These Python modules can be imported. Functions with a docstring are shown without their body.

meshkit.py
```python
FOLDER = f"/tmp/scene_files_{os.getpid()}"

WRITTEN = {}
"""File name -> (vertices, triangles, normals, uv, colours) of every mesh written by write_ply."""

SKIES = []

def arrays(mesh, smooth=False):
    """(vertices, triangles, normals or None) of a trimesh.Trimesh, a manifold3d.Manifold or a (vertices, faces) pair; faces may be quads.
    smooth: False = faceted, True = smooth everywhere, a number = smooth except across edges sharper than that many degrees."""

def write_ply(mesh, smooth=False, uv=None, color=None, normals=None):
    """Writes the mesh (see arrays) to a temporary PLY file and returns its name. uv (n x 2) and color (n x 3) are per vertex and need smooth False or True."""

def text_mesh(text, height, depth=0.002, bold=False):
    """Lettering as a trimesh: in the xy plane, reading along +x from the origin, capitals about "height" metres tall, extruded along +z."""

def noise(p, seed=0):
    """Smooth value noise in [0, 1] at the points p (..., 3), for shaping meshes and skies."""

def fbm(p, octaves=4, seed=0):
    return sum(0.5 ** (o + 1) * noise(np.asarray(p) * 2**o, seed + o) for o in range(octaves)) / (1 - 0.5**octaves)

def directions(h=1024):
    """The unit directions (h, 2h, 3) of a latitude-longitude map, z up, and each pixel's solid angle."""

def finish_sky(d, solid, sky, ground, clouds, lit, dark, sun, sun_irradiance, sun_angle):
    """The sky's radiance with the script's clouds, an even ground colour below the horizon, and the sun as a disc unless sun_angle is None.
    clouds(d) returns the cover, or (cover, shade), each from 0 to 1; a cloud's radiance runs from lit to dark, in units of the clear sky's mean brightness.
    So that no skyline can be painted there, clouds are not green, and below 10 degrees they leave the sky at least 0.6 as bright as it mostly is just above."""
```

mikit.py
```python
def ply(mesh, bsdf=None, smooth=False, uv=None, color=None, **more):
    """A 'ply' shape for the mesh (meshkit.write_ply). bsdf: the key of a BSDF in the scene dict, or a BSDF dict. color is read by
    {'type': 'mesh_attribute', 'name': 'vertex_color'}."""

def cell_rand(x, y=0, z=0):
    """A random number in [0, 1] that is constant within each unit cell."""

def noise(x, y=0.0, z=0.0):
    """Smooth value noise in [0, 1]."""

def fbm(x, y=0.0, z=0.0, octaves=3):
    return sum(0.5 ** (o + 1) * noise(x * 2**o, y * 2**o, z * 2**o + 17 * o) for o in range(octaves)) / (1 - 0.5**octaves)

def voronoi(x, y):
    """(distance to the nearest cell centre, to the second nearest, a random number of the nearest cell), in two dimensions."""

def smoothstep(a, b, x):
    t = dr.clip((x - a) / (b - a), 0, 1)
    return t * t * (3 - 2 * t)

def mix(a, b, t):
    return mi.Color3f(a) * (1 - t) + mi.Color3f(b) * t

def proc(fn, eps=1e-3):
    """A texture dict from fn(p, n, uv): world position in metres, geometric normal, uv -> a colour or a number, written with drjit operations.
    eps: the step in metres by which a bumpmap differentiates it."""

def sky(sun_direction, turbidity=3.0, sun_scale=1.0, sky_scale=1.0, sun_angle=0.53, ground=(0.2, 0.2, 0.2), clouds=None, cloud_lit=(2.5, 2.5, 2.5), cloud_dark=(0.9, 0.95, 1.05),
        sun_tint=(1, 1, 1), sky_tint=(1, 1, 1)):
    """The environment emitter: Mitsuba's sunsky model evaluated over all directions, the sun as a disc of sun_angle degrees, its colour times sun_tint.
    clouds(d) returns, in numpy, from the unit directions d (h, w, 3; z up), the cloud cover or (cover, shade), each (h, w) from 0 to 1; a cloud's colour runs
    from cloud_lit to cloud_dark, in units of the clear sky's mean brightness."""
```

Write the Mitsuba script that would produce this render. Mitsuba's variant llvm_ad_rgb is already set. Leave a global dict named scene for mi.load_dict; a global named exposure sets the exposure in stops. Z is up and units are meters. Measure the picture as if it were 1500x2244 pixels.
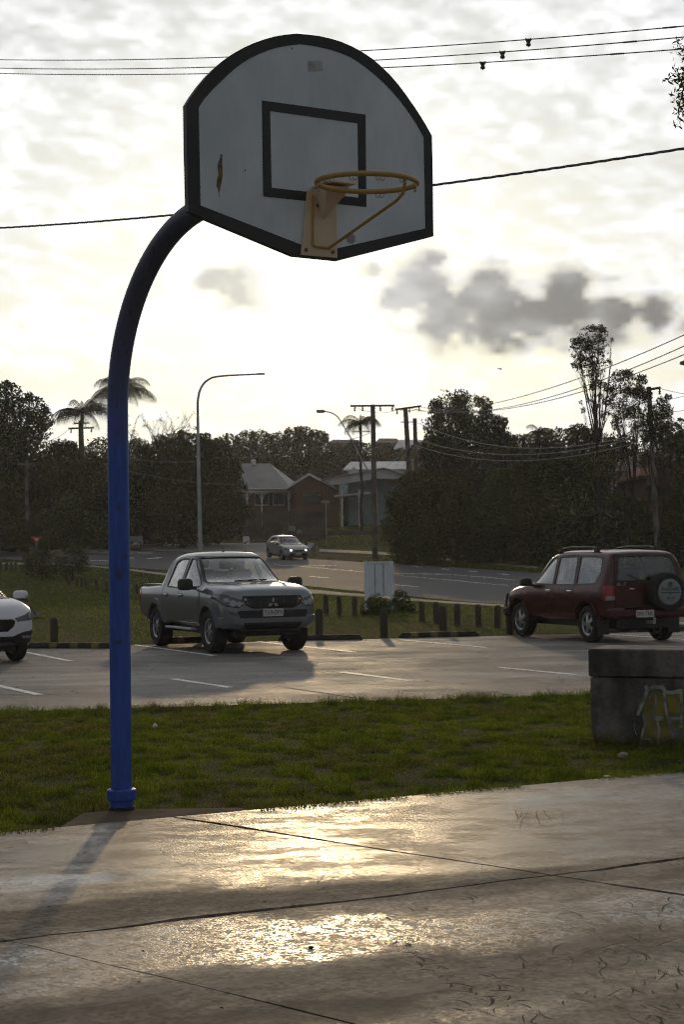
import math, random
import numpy as np, trimesh, shapely, manifold3d as m3d
import drjit as dr, mitsuba as mi, mikit, meshkit
from shapely.geometry import Polygon, LineString, box as sbox, Point
from shapely.ops import split as ssplit
from scipy.interpolate import PchipInterpolator
from mikit import proc, noise, fbm, voronoi, smoothstep, mix, cell_rand

T = mi.ScalarTransform4f
PI = math.pi
scene, labels = {'type': 'scene'}, {}

# ---------------------------------------------------------------- camera
F = 3700.0                       # focal length in photo pixels (1500 x 2244)
EYE = np.array([0, 0, 1.5])
PITCH, ROLL = math.radians(1.44), math.radians(0.8)
FWD = np.array([0, math.cos(PITCH), math.sin(PITCH)])
R0, U0 = np.array([1.0, 0, 0]), np.array([0, -math.sin(PITCH), math.cos(PITCH)])
RC = R0 * math.cos(ROLL) - U0 * math.sin(ROLL)
UC = R0 * math.sin(ROLL) + U0 * math.cos(ROLL)
scene['camera'] = {'type': 'thinlens', 'fov': math.degrees(2 * math.atan(750 / F)), 'fov_axis': 'x', 'near_clip': 0.1, 'far_clip': 4000.0,
                   'aperture_radius': 0.0018, 'focus_distance': 9.0,
                   'to_world': T().look_at(origin=EYE.tolist(), target=(EYE + FWD).tolist(), up=UC.tolist())}


def ray(u, v):
    return (u - 750) / F * RC - (v - 1122) / F * UC + FWD


def at(u, v, Y):
    """The point at depth Y (metres along y) seen at photo pixel (u, v)."""
    d = ray(u, v)
    return EYE + d * (Y / d[1])


# ---------------------------------------------------------------- sky and sun
SUN = ray(676, 618)
SUN = SUN / np.linalg.norm(SUN)


def ang(u, v):
    d = ray(u, v)
    return math.degrees(math.atan2(d[0], d[1])), math.degrees(math.atan2(d[2], math.hypot(d[0], d[1])))


def sky_clouds(d):
    az = np.degrees(np.arctan2(d[..., 0], d[..., 1]))
    el = np.degrees(np.arcsin(np.clip(d[..., 2], -1, 1)))
    q = d[..., :2] / np.maximum(d[..., 2:3], 0.02)
    cs = np.clip(d @ SUN, -1, 1)
    g = np.degrees(np.arccos(cs))
    # thin broken altocumulus sheet, flattened towards the horizon
    p = np.stack([q[..., 0] * 3.2, q[..., 1] * 1.9, q[..., 0] * 0], -1)
    warp = meshkit.fbm(p * 0.45 + 5.0, 3, 3)[..., None]
    big = meshkit.fbm(p * 0.33 + 2 * warp, 4, 11)
    fine = meshkit.fbm(np.stack([az * 0.75 + 2.2 * warp[..., 0], el * 1.9, az * 0], -1) + 2.5 * warp, 5, 21)
    rip = meshkit.fbm(np.stack([az * 1.7 + 0.4 * el, el * 4.2 + 0.3 * az, az * 0], -1) + 3 * warp, 3, 31)
    tex = 0.26 * big + 0.30 * fine + 0.44 * rip
    sheet = np.clip(0.5 + (tex - 0.455) * 4.6, 0, 1)
    # heavier cumulus low in the sky on the right and a small one left of the sun
    def blob(u, v, ru, rv):
        a, e = ang(u, v)
        k = F / 57.2958
        return ((az - a) / (ru / k)) ** 2 + ((el - e) / (rv / k)) ** 2
    bumps = meshkit.fbm(np.stack([az * 0.9, el * 1.5, az * 0], -1), 5, 41) - 0.5
    bank = np.full(az.shape, -9.0)
    for u, v, ru, rv in ((1010, 690, 190, 85), (925, 625, 85, 75), (1180, 690, 210, 85), (1240, 640, 75, 55), (1370, 680, 110, 65), (1060, 755, 160, 45),
                         (1290, 745, 150, 45), (1060, 610, 80, 45), (860, 660, 60, 40), (1500, 1010, 1, 1), (1650, 720, 150, 60), (-300, 700, 180, 60), (-700, 760, 220, 70), (2200, 640, 300, 90)):
        bank = np.maximum(bank, 1 - blob(u, v, ru, rv))
    small = np.full(az.shape, -9.0)
    for u, v, ru, rv in ((495, 600, 80, 40), (575, 640, 110, 48), (800, 592, 40, 18)):
        small = np.maximum(small, 1 - blob(u, v, ru, rv))
    sw = np.clip((el - ang(1100, 765)[1]) / 1.0, 0, 1)
    soft = 0.75 + 0.45 * sw * sw * (3 - 2 * sw)       # ragged soft underside, firmer heads
    rag = meshkit.fbm(np.stack([az * 1.5, el * 2.2, az * 0], -1), 3, 61) - 0.5
    body = np.clip((bank * 1.0 + bumps * 1.7 + 1.1 * rag + 0.12) * soft, 0, 1)
    small = np.clip((small * 0.9 + bumps * 1.8 + 1.2 * rag + 0.02) * 1.5, 0, 1) * np.clip((g - 1.3) / 0.9, 0, 1)
    low = np.clip((el - 0.8) / 3.2, 0, 1)                      # the sheet ends before the horizon
    cover = 0.48 + 0.48 * sheet * (0.30 + 0.70 * low)
    shade = 0.36 * (1 - sheet) + 0.05
    far = np.clip((g - 13) / 50, 0, 1) ** 0.7                  # cloud lit from behind is bright near the sun only
    shade = 1 - (1 - shade) * (1 - 0.93 * far)
    core = np.exp(-(g / 5.2) ** 2)
    shade = shade * (1 - 0.9 * core)
    cover = np.maximum(cover * (1 - 0.2 * core), body * 0.96)
    inner = np.clip(0.95 - 0.46 * np.exp(-(g / 4.6) ** 2) - 0.30 * np.clip(meshkit.fbm(np.stack([az * 0.8, el * 1.6, az * 0 + 4], -1), 4, 51) - 0.42, 0, 1) * 1.7, 0, 1)
    inner = inner * (0.72 + 0.28 * np.clip((body - 0.25) * 1.6, 0, 1))      # thin lit edges
    shade = shade * (1 - body) + body * inner
    cover = np.maximum(cover, small * 0.8)
    shade = shade * (1 - small * 0.9) + small * 0.9 * 0.66
    return cover, np.clip(shade, 0, 1)


scene['sky'] = mikit.sky(SUN.tolist(), turbidity=4.5, sun_scale=0.55, sky_scale=1.0, sun_angle=1.0, clouds=sky_clouds,
                         cloud_lit=(8.7, 8.75, 8.75), cloud_dark=(1.17, 1.16, 1.15), sun_tint=(0.80, 1.0, 1.62), sky_tint=(0.67, 0.88, 1.40))
exposure = 1.38

# ---------------------------------------------------------------- naming helpers
_used = {}


def uniq(name):
    n = _used.get(name, -1) + 1
    _used[name] = n
    return name if n == 0 else f'{name}_{n:03d}'


def thing(name, label, cat, group=None, kind=None):
    k = uniq(name)
    labels[k] = {'label': label, 'category': cat}
    if group:
        labels[k]['group'] = group
    if kind:
        labels[k]['kind'] = kind
    return k


def part(parent, name, mesh, mat, label=None, smooth=30, M=None, kind=None, **more):
    k = uniq(f'{parent}__{name}')
    scene[k] = mesh if isinstance(mesh, dict) else mikit.ply(mesh, 'mat_' + mat, smooth=smooth, **more)
    if M is not None:
        scene[k]['to_world'] = M
    if label or kind:
        labels[k] = {}
        if label:
            labels[k]['label'] = label
        if kind:
            labels[k]['kind'] = kind
    return k


def single(name, mesh, mat, label, cat=None, group=None, kind=None, smooth=30):
    k = uniq(name)
    scene[k] = mikit.ply(mesh, 'mat_' + mat, smooth=smooth)
    labels[k] = {'label': label}
    if cat:
        labels[k]['category'] = cat
    if group:
        labels[k]['group'] = group
    if kind:
        labels[k]['kind'] = kind
    return k


# ---------------------------------------------------------------- mesh helpers
def cat(*ms):
    ms = [m for g in ms for m in (g if isinstance(g, (list, tuple)) else [g])]
    return trimesh.util.concatenate(ms)


def mk(v, f):
    v, f = np.asarray(v, float), np.asarray(f, int)
    if f.shape[1] == 4:
        f = np.vstack([f[:, [0, 1, 2]], f[:, [0, 2, 3]]])
    return trimesh.Trimesh(v, f, process=False)


def rotz(a):
    c, s = math.cos(a), math.sin(a)
    return np.array([[c, -s, 0, 0], [s, c, 0, 0], [0, 0, 1, 0], [0, 0, 0, 1.0]])


def rotm(a, axis):
    return trimesh.transformations.rotation_matrix(a, axis)


def trans(*t):
    m = np.eye(4)
    m[:3, 3] = t[0] if len(t) == 1 else t
    return m


def xf(mesh, M):
    m = mesh.copy()
    m.apply_transform(M)
    return m


def bx(x0, x1, y0, y1, z0, z1, bev=0.0):
    """Box between the bounds, with chamfered edges if bev > 0."""
    if bev <= 0:
        m = trimesh.creation.box((x1 - x0, y1 - y0, z1 - z0))
        m.apply_translation(((x0 + x1) / 2, (y0 + y1) / 2, (z0 + z1) / 2))
        return m
    pts = []
    for a in (0, 1, 2):
        lo, hi = [x0 + bev, y0 + bev, z0 + bev], [x1 - bev, y1 - bev, z1 - bev]
        lo[a] -= bev
        hi[a] += bev
        pts += [[(lo, hi)[i][0], (lo, hi)[j][1], (lo, hi)[k][2]] for i in (0, 1) for j in (0, 1) for k in (0, 1)]
    return trimesh.Trimesh(pts, process=False).convex_hull


def tube(pts, r, sides=8, cap=True):
    p = np.asarray(pts, float)
    n = len(p)
    r = np.broadcast_to(np.asarray(r, float), (n,))
    t = np.gradient(p, axis=0)
    t /= np.linalg.norm(t, axis=1, keepdims=True) + 1e-12
    a = np.cross(t[0], [0, 0, 1.0] if abs(t[0][2]) < 0.9 else [1.0, 0, 0])
    A = []
    for k in range(n):
        a = a - t[k] * (a @ t[k])
        a = a / (np.linalg.norm(a) + 1e-12)
        A.append(a)
    A = np.array(A)
    B = np.cross(t, A)
    th = np.arange(sides) * 2 * PI / sides
    v = p[:, None] + r[:, None, None] * (np.cos(th)[None, :, None] * A[:, None] + np.sin(th)[None, :, None] * B[:, None])
    i, j = np.meshgrid(np.arange(n - 1), np.arange(sides), indexing='ij')
    q = np.stack([i * sides + j, i * sides + (j + 1) % sides, (i + 1) * sides + (j + 1) % sides, (i + 1) * sides + j], -1).reshape(-1, 4)
    f = np.vstack([q[:, [0, 1, 2]], q[:, [0, 2, 3]]])
    v = v.reshape(-1, 3)
    if cap:
        c0, c1 = len(v), len(v) + 1
        v = np.vstack([v, p[:1], p[-1:]])
        jj = np.arange(sides)
        f = np.vstack([f, np.stack([np.full(sides, c0), (jj + 1) % sides, jj], 1),
                       np.stack([np.full(sides, c1), (n - 1) * sides + jj, (n - 1) * sides + (jj + 1) % sides], 1)])
    return trimesh.Trimesh(v, f, process=False)


def lathe(prof, sides=24):
    """Profile [(r, z)...] turned about z."""
    return trimesh.creation.revolve(np.asarray(prof, float), sections=sides)


def cyl(r, z0, z1, sides=16, r1=None):
    return tube([[0, 0, z0], [0, 0, z1]], [r, r if r1 is None else r1], sides)


def prism(poly, z0, z1):
    g = poly if hasattr(poly, 'exterior') else Polygon(poly)
    if not g.is_valid:
        g = g.buffer(0)
    m = trimesh.creation.extrude_polygon(g, z1 - z0, engine='earcut')
    m.apply_translation([0, 0, z0])
    return m


def basis(origin, ex, ey, ez):
    M = np.eye(4)
    M[:3, 0], M[:3, 1], M[:3, 2], M[:3, 3] = ex, ey, ez, origin
    return M


def sag_line(a, b, sag, n=24):
    a, b = np.asarray(a, float), np.asarray(b, float)
    t = np.linspace(0, 1, n)[:, None]
    p = a * (1 - t) + b * t
    p[:, 2] -= (4 * sag * t * (1 - t))[:, 0]
    return p


def ribbon(pts, w, z):
    """Flat strip polygon of width w round a polyline in xy."""
    return LineString(pts).buffer(w / 2, cap_style=2)


# ---------------------------------------------------------------- ground heights: court level 0, car park lower, rising beyond the road
ZK = np.array([[-60, -0.05], [11.5, -0.05], [14.5, -0.11], [18, -0.2], [60, -0.2], [70, -0.1], [78, 0.08], [86, 0.36], [95, 0.72], [102, 1.02], [110, 1.40], [120, 1.92], [130, 2.45],
               [150, 3.3], [175, 4.7], [200, 6.5], [240, 11.5], [300, 19.0], [340, 21.0], [450, 22.0], [2500, 22.0]])


def zt(y):
    return np.interp(y, ZK[:, 0], ZK[:, 1])


def gpt(u, v, off=0.0):
    """Ground point seen at photo pixel (u, v)."""
    d = ray(u, v)
    ys = np.concatenate([np.linspace(2, 60, 4000), np.linspace(60, 330, 8000)])
    z = EYE[2] + d[2] / d[1] * ys
    k = np.argmax(z <= zt(ys) + off)
    return EYE + d * (ys[k] / d[1])


def g2(u, v):
    return tuple(gpt(u, v)[:2])


def sheet(poly, off, maxlen=None):
    """A polygon in xy laid on the ground at height off above it: cut into strips between the height knots, so that it never dips below."""
    vs, fs, n = [], [], 0
    geoms = getattr(poly, 'geoms', [poly])
    for g0 in geoms:
        y0, y1 = g0.bounds[1], g0.bounds[3]
        cuts = sorted({y0, y1, *[k for k in ZK[:, 0] if y0 < k < y1]})
        for a, b in zip(cuts[:-1], cuts[1:]):
            piece = g0.intersection(sbox(g0.bounds[0] - 1, a, g0.bounds[2] + 1, b))
            for g in getattr(piece, 'geoms', [piece]):
                if g.geom_type != 'Polygon' or g.area < 1e-6:
                    continue
                v, f = trimesh.creation.triangulate_polygon(g, engine='earcut')
                v3 = np.column_stack([v, zt(v[:, 1]) + off])
                f = np.asarray(f)
                cr = np.cross(v3[f[:, 1]] - v3[f[:, 0]], v3[f[:, 2]] - v3[f[:, 0]])[:, 2]
                f[cr < 0] = f[cr < 0][:, ::-1]
                vs.append(v3)
                fs.append(f + n)
                n += len(v3)
    return trimesh.Trimesh(np.vstack(vs), np.vstack(fs), process=False)


def slab(poly, ztop, depth, bev=0.0):
    m = prism(poly, ztop - depth, ztop)
    return m


ORD = ['first', 'second', 'third', 'fourth', 'fifth', 'sixth', 'seventh', 'eighth', 'ninth', 'tenth', 'eleventh', 'twelfth', 'thirteenth', 'fourteenth', 'fifteenth', 'sixteenth']
# ---------------------------------------------------------------- materials
def C(fn):
    return proc(fn)


def rgb(*c):
    return {'type': 'rgb', 'value': list(map(float, c))}


def princ(name, base, rough=0.6, two=True, bump=None, bscale=1.0, **k):
    b = {'type': 'principled', 'base_color': rgb(*base) if isinstance(base, (tuple, list)) else base, 'roughness': rough, **k}
    if bump is not None:
        b = {'type': 'bumpmap', 'scale': bscale, 'tex': bump, 'bsdf': b}
    if two:
        b = {'type': 'twosided', 'bsdf': b}
    scene['mat_' + name] = b
    return name


def vary(c0, c1, s=1.0, lo=0.3, hi=0.7, oct=3):
    return proc(lambda p, n, uv: mix(c0, c1, smoothstep(lo, hi, fbm(p.x * s, p.y * s, p.z * s, oct))))


# court concrete: worn, damp-looking, polished in bands along the baseline
CA = math.radians(26)


def court_uv(p):
    return p.x * math.cos(CA) + p.y * math.sin(CA), -p.x * math.sin(CA) + p.y * math.cos(CA)


def court_wear(p):
    a, b = court_uv(p)
    w = 0.9 * fbm(a * 0.35, b * 0.8, 3.0, 3)
    return fbm(a * 0.28 + w, b * 1.25 + 0.8 * w, 1.0, 4)


def court_col(p, n, uv):
    w = court_wear(p)
    a, b = court_uv(p)
    g1 = fbm(p.x * 55, p.y * 55, 2.0, 2)
    g2_ = fbm(a * 9, b * 14, 3.0, 3)
    st = fbm(a * 0.9 + 7, b * 2.2, 5.0, 4)
    c = mix((0.105, 0.084, 0.062), (0.205, 0.172, 0.134), smoothstep(0.30, 0.70, 0.6 * w + 0.4 * g2_))
    c = c * (0.72 + 1.55 * g1)
    c = mix(c, mi.Color3f(0.062, 0.053, 0.042), 0.65 * smoothstep(0.54, 0.70, st))
    gm = smoothstep(0.7, 1.5, p.x + 0.35 * fbm(p.x * 2, p.y * 2, 0.0, 3)) * smoothstep(7.2, 6.2, p.y) * smoothstep(0.42, 0.58, fbm(a * 5, b * 8, 6.0, 4))
    c = mix(c, mi.Color3f(0.080, 0.092, 0.072), 0.6 * gm)
    lt = smoothstep(0.66, 0.74, fbm(a * 2.2, b * 7.0, 12.0, 4))
    return mix(c, mi.Color3f(0.27, 0.235, 0.19), 0.5 * lt)


def court_polish(p):
    """Where feet and rain have polished the concrete: strips along the baseline and blotches."""
    a, b = court_uv(p)
    w = fbm(a * 0.45, b * 0.9, 11.0, 3) - 0.5
    bb = b + 0.9 * w + 0.5 * (fbm(a * 2.3, b * 4.0, 21.0, 4) - 0.5) + 0.06 * a
    top = smoothstep(EB - 1.95, EB - 1.45, bb)
    band = top + 0.95 * smoothstep(EB - 3.1, EB - 2.8, bb) * smoothstep(EB - 2.2, EB - 2.45, bb) + 0.45 * smoothstep(EB - 4.9, EB - 4.2, bb) * smoothstep(EB - 3.3, EB - 3.8, bb)
    return dr.clip(0.74 * band + 0.50 * smoothstep(0.50, 0.70, court_wear(p)) - 0.10, 0, 1), top


def court_rough(p, n, uv):
    w, top = court_polish(p)
    g = smoothstep(0.34, 0.66, 0.6 * fbm(p.x * 95, p.y * 95, 4.0, 2) + 0.4 * fbm(p.x * 34, p.y * 34, 9.0, 2)) * (0.5 + 0.5 * smoothstep(0.35, 0.6, fbm(p.x * 11, p.y * 11, 14.0, 3)))
    g = g + (1 - g) * 0.45 * top
    m = smoothstep(0.34, 0.62, fbm(p.x * 4.5 + 2, p.y * 9.0, 31.0, 4))
    return dr.clip(0.84 - 0.38 * w * g - 0.20 * w - 0.17 * top * w + 0.13 * top * (1 - m), 0.22, 0.95)


EB = -(-13) * math.sin(CA) + 0.0     # replaced once the court's edge is known
def court_bump(p, n, uv):
    return fbm(p.x * 120, p.y * 120, 0.0, 2) * 0.0011 + fbm(p.x * 5.1, p.y * 5.1, 7.0, 2) * 0.0012


princ('court_concrete', C(court_col), C(court_rough), bump=proc(court_bump, 0.0015), specular=0.32)
princ('pad_concrete', vary((0.085, 0.066, 0.048), (0.135, 0.105, 0.076), 5), 0.95, specular=0.12)
princ('scuff', (0.078, 0.072, 0.058), 0.9, specular=0.1)
princ('dropping', (0.62, 0.60, 0.55), 0.8)
princ('joint_filler', (0.045, 0.042, 0.038), 0.9)


def asphalt_col(p, n, uv):
    sp = fbm(p.x * 45, p.y * 45, 1.0, 2)
    st = fbm(p.x * 0.35, p.y * 0.9, 2.0, 4)
    c = mix((0.135, 0.127, 0.117), (0.235, 0.22, 0.20), smoothstep(0.32, 0.68, st))
    tm = fbm((p.x * 0.98 + p.y * 0.185) * 0.25, (p.y - 0.185 * p.x) * 2.6, 6.0, 4)
    c = mix(c, mi.Color3f(0.085, 0.08, 0.075), 0.45 * smoothstep(0.56, 0.68, tm))
    ck = dr.abs(fbm(p.x * 0.55, p.y * 0.55, 17.0, 4) - 0.5)
    c = mix(mi.Color3f(0.05, 0.047, 0.043), c, smoothstep(0.002, 0.006, ck))
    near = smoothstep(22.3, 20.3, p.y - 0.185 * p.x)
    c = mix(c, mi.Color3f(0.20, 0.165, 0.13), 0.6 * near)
    oil = smoothstep(0.66, 0.78, fbm(p.x * 0.9 + 3, p.y * 0.9, 8.0, 3))
    return mix(c * (0.75 + 0.5 * sp), mi.Color3f(0.05, 0.048, 0.045), 0.5 * oil)


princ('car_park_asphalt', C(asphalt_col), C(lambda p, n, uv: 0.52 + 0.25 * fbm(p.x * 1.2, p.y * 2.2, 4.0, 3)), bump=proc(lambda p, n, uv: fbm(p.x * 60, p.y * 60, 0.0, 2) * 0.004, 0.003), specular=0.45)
princ('road_asphalt', C(lambda p, n, uv: mix((0.075, 0.075, 0.078), (0.115, 0.112, 0.108), fbm(p.x * 0.4, p.y * 0.25, 1.0, 4)) * (0.8 + 0.4 * fbm(p.x * 9, p.y * 9, 2.0, 2))), 0.75, specular=0.25)
princ('side_road', C(lambda p, n, uv: mix((0.15, 0.148, 0.142), (0.20, 0.195, 0.185), fbm(p.x * 0.5, p.y * 0.3, 1.0, 4))), 0.8)
princ('path_concrete', C(lambda p, n, uv: mix((0.25, 0.215, 0.165), (0.35, 0.305, 0.24), fbm(p.x * 0.8, p.y * 0.8, 1.0, 4))), 0.8)
princ('road_paint', C(lambda p, n, uv: mix((0.55, 0.53, 0.50), (0.78, 0.77, 0.74), smoothstep(0.28, 0.55, fbm(p.x * 7, p.y * 7, 1.0, 4)))), 0.6)
princ('kerb_concrete', vary((0.30, 0.29, 0.27), (0.46, 0.45, 0.42), 1.5), 0.8)


def grass_col(dry):
    def fn(p, n, uv):
        k = fbm(p.x * 1.3, p.y * 0.8, 1.0, 4)
        m = fbm(p.x * 7 + 3, p.y * 5, 2.0, 3)
        r = cell_rand(p.x * 60, p.y * 60, 3)
        c = mix((0.100, 0.142, 0.012), (0.205, 0.245, 0.026), smoothstep(0.28, 0.72, m))
        c = mix(c, mi.Color3f(0.165, 0.125, 0.052), dry * smoothstep(0.50, 0.66, k))
        return c * (0.6 + 0.8 * r)
    return C(fn)


for nm, dry in (('grass_blade', 0.45), ('lawn_blade', 0.1)):
    scene['mat_' + nm] = {'type': 'principledthin', 'base_color': grass_col(dry), 'roughness': 0.55, 'diff_trans': 1.0, 'spec_trans': 0.0, 'eta': 1.2}
princ('soil', C(lambda p, n, uv: mix((0.030, 0.034, 0.010), (0.060, 0.046, 0.022), smoothstep(0.4, 0.65, fbm(p.x * 0.75, p.y * 0.5, 1.0, 4))) * (0.6 + 0.8 * fbm(p.x * 9, p.y * 9, 2.0, 3))), 0.95, specular=0.1)
princ('hill_grass', C(lambda p, n, uv: mix((0.022, 0.032, 0.010), (0.045, 0.052, 0.018), fbm(p.x * 0.05, p.y * 0.05, 1.0, 4))), 0.95, specular=0.1)


def leaf(name, c0, c1, trans=0.7, s=0.5):
    def fn(p, n, uv):
        return mix(c0, c1, smoothstep(0.25, 0.75, fbm(p.x * s, p.y * s, p.z * s, 2))) * (0.8 + 0.4 * cell_rand(p.x * 5, p.y * 5, p.z * 5))
    if trans < 0.5:
        scene['mat_' + name] = {'type': 'twosided', 'bsdf': {'type': 'diffuse', 'reflectance': C(fn)}}
    else:
        scene['mat_' + name] = {'type': 'principledthin', 'base_color': C(fn), 'roughness': 0.9, 'diff_trans': trans, 'spec_trans': 0.0, 'eta': 1.12}
    return name


leaf('leaf_dark', (0.048, 0.060, 0.018), (0.084, 0.098, 0.028), 0.45)
leaf('leaf_olive', (0.062, 0.070, 0.020), (0.105, 0.112, 0.032), 0.4)
leaf('leaf_gum', (0.055, 0.064, 0.028), (0.095, 0.095, 0.038), 0.6)
leaf('leaf_shrub', (0.052, 0.074, 0.024), (0.088, 0.116, 0.036), 0.4)
leaf('leaf_palm', (0.050, 0.055, 0.018), (0.090, 0.085, 0.03), 0.7)
princ('bark', vary((0.030, 0.026, 0.021), (0.065, 0.055, 0.045), 2.0), 0.9, specular=0.15)
princ('pale_bark', vary((0.16, 0.14, 0.11), (0.28, 0.25, 0.21), 1.5), 0.85, specular=0.2)

# hoop
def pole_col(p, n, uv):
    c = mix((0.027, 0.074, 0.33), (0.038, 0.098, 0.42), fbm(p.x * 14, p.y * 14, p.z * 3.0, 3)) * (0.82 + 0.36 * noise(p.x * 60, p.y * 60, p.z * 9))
    # blue below; slate tone above puts weaker light and flare into the colour
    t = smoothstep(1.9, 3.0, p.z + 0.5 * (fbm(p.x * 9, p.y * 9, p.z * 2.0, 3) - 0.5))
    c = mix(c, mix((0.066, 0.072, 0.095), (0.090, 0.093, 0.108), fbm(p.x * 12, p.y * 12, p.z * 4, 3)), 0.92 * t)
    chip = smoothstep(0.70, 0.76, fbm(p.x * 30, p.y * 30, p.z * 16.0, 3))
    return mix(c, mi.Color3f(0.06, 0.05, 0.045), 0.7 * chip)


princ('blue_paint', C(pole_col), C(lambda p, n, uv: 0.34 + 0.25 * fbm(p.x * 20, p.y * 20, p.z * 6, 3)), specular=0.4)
princ('board_white', C(lambda p, n, uv: mix((0.50, 0.57, 0.61), (0.64, 0.70, 0.73), smoothstep(0.25, 0.7, fbm(p.x * 3, p.y * 3, p.z * 2.0, 4))) * (0.94 + 0.12 * fbm(p.x * 40, p.y * 40, p.z * 8, 2))), 0.45)
princ('board_black', vary((0.022, 0.024, 0.022), (0.036, 0.038, 0.034), 4), 0.5)
princ('board_grey', vary((0.30, 0.32, 0.32), (0.44, 0.45, 0.44), 25), 0.6)
princ('bare_ply', vary((0.10, 0.08, 0.035), (0.20, 0.15, 0.07), 30), 0.8)
princ('rim_paint', C(lambda p, n, uv: mix((0.34, 0.21, 0.065), (0.46, 0.29, 0.09), fbm(p.x * 30, p.y * 30, p.z * 30, 3))), 0.5)
princ('bracket_paint', C(lambda p, n, uv: mix((0.58, 0.46, 0.31), (0.70, 0.57, 0.40), fbm(p.x * 18, p.y * 18, p.z * 9, 3))), 0.5)
princ('hook_wire', (0.45, 0.40, 0.30), 0.4, metallic=0.5)
princ('bolt_steel', (0.16, 0.12, 0.08), 0.5, metallic=0.6)

# street things
princ('block_concrete', C(lambda p, n, uv: mix((0.055, 0.052, 0.047), (0.18, 0.17, 0.152), smoothstep(0.33, 0.68, 0.5 * fbm(p.x * 9, p.y * 9, p.z * 1.3, 4) + 0.5 * fbm(p.x * 3, p.y * 3, p.z * 4, 4))) * (0.7 + 0.6 * fbm(p.x * 40, p.y * 40, p.z * 40, 2))), 0.85, specular=0.3)
princ('cap_concrete', C(lambda p, n, uv: mix((0.045, 0.042, 0.038), (0.15, 0.14, 0.125), smoothstep(0.35, 0.7, fbm(p.x * 6, p.y * 6, p.z * 1.6, 4))) * (0.7 + 0.6 * fbm(p.x * 40, p.y * 40, p.z * 40, 2))), 0.7, specular=0.4)
princ('graffiti_yellow', vary((0.13, 0.115, 0.025), (0.23, 0.195, 0.045), 9), 0.7)
princ('graffiti_white', vary((0.13, 0.145, 0.12), (0.32, 0.34, 0.30), 14), 0.7)
princ('bollard_timber', C(lambda p, n, uv: mix((0.06, 0.052, 0.04), (0.125, 0.108, 0.082), fbm(p.x * 25, p.y * 25, p.z * 1.8, 3))), 0.9, specular=0.15)
princ('rubber_black', vary((0.02, 0.02, 0.02), (0.035, 0.034, 0.032), 6), 0.75)
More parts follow.
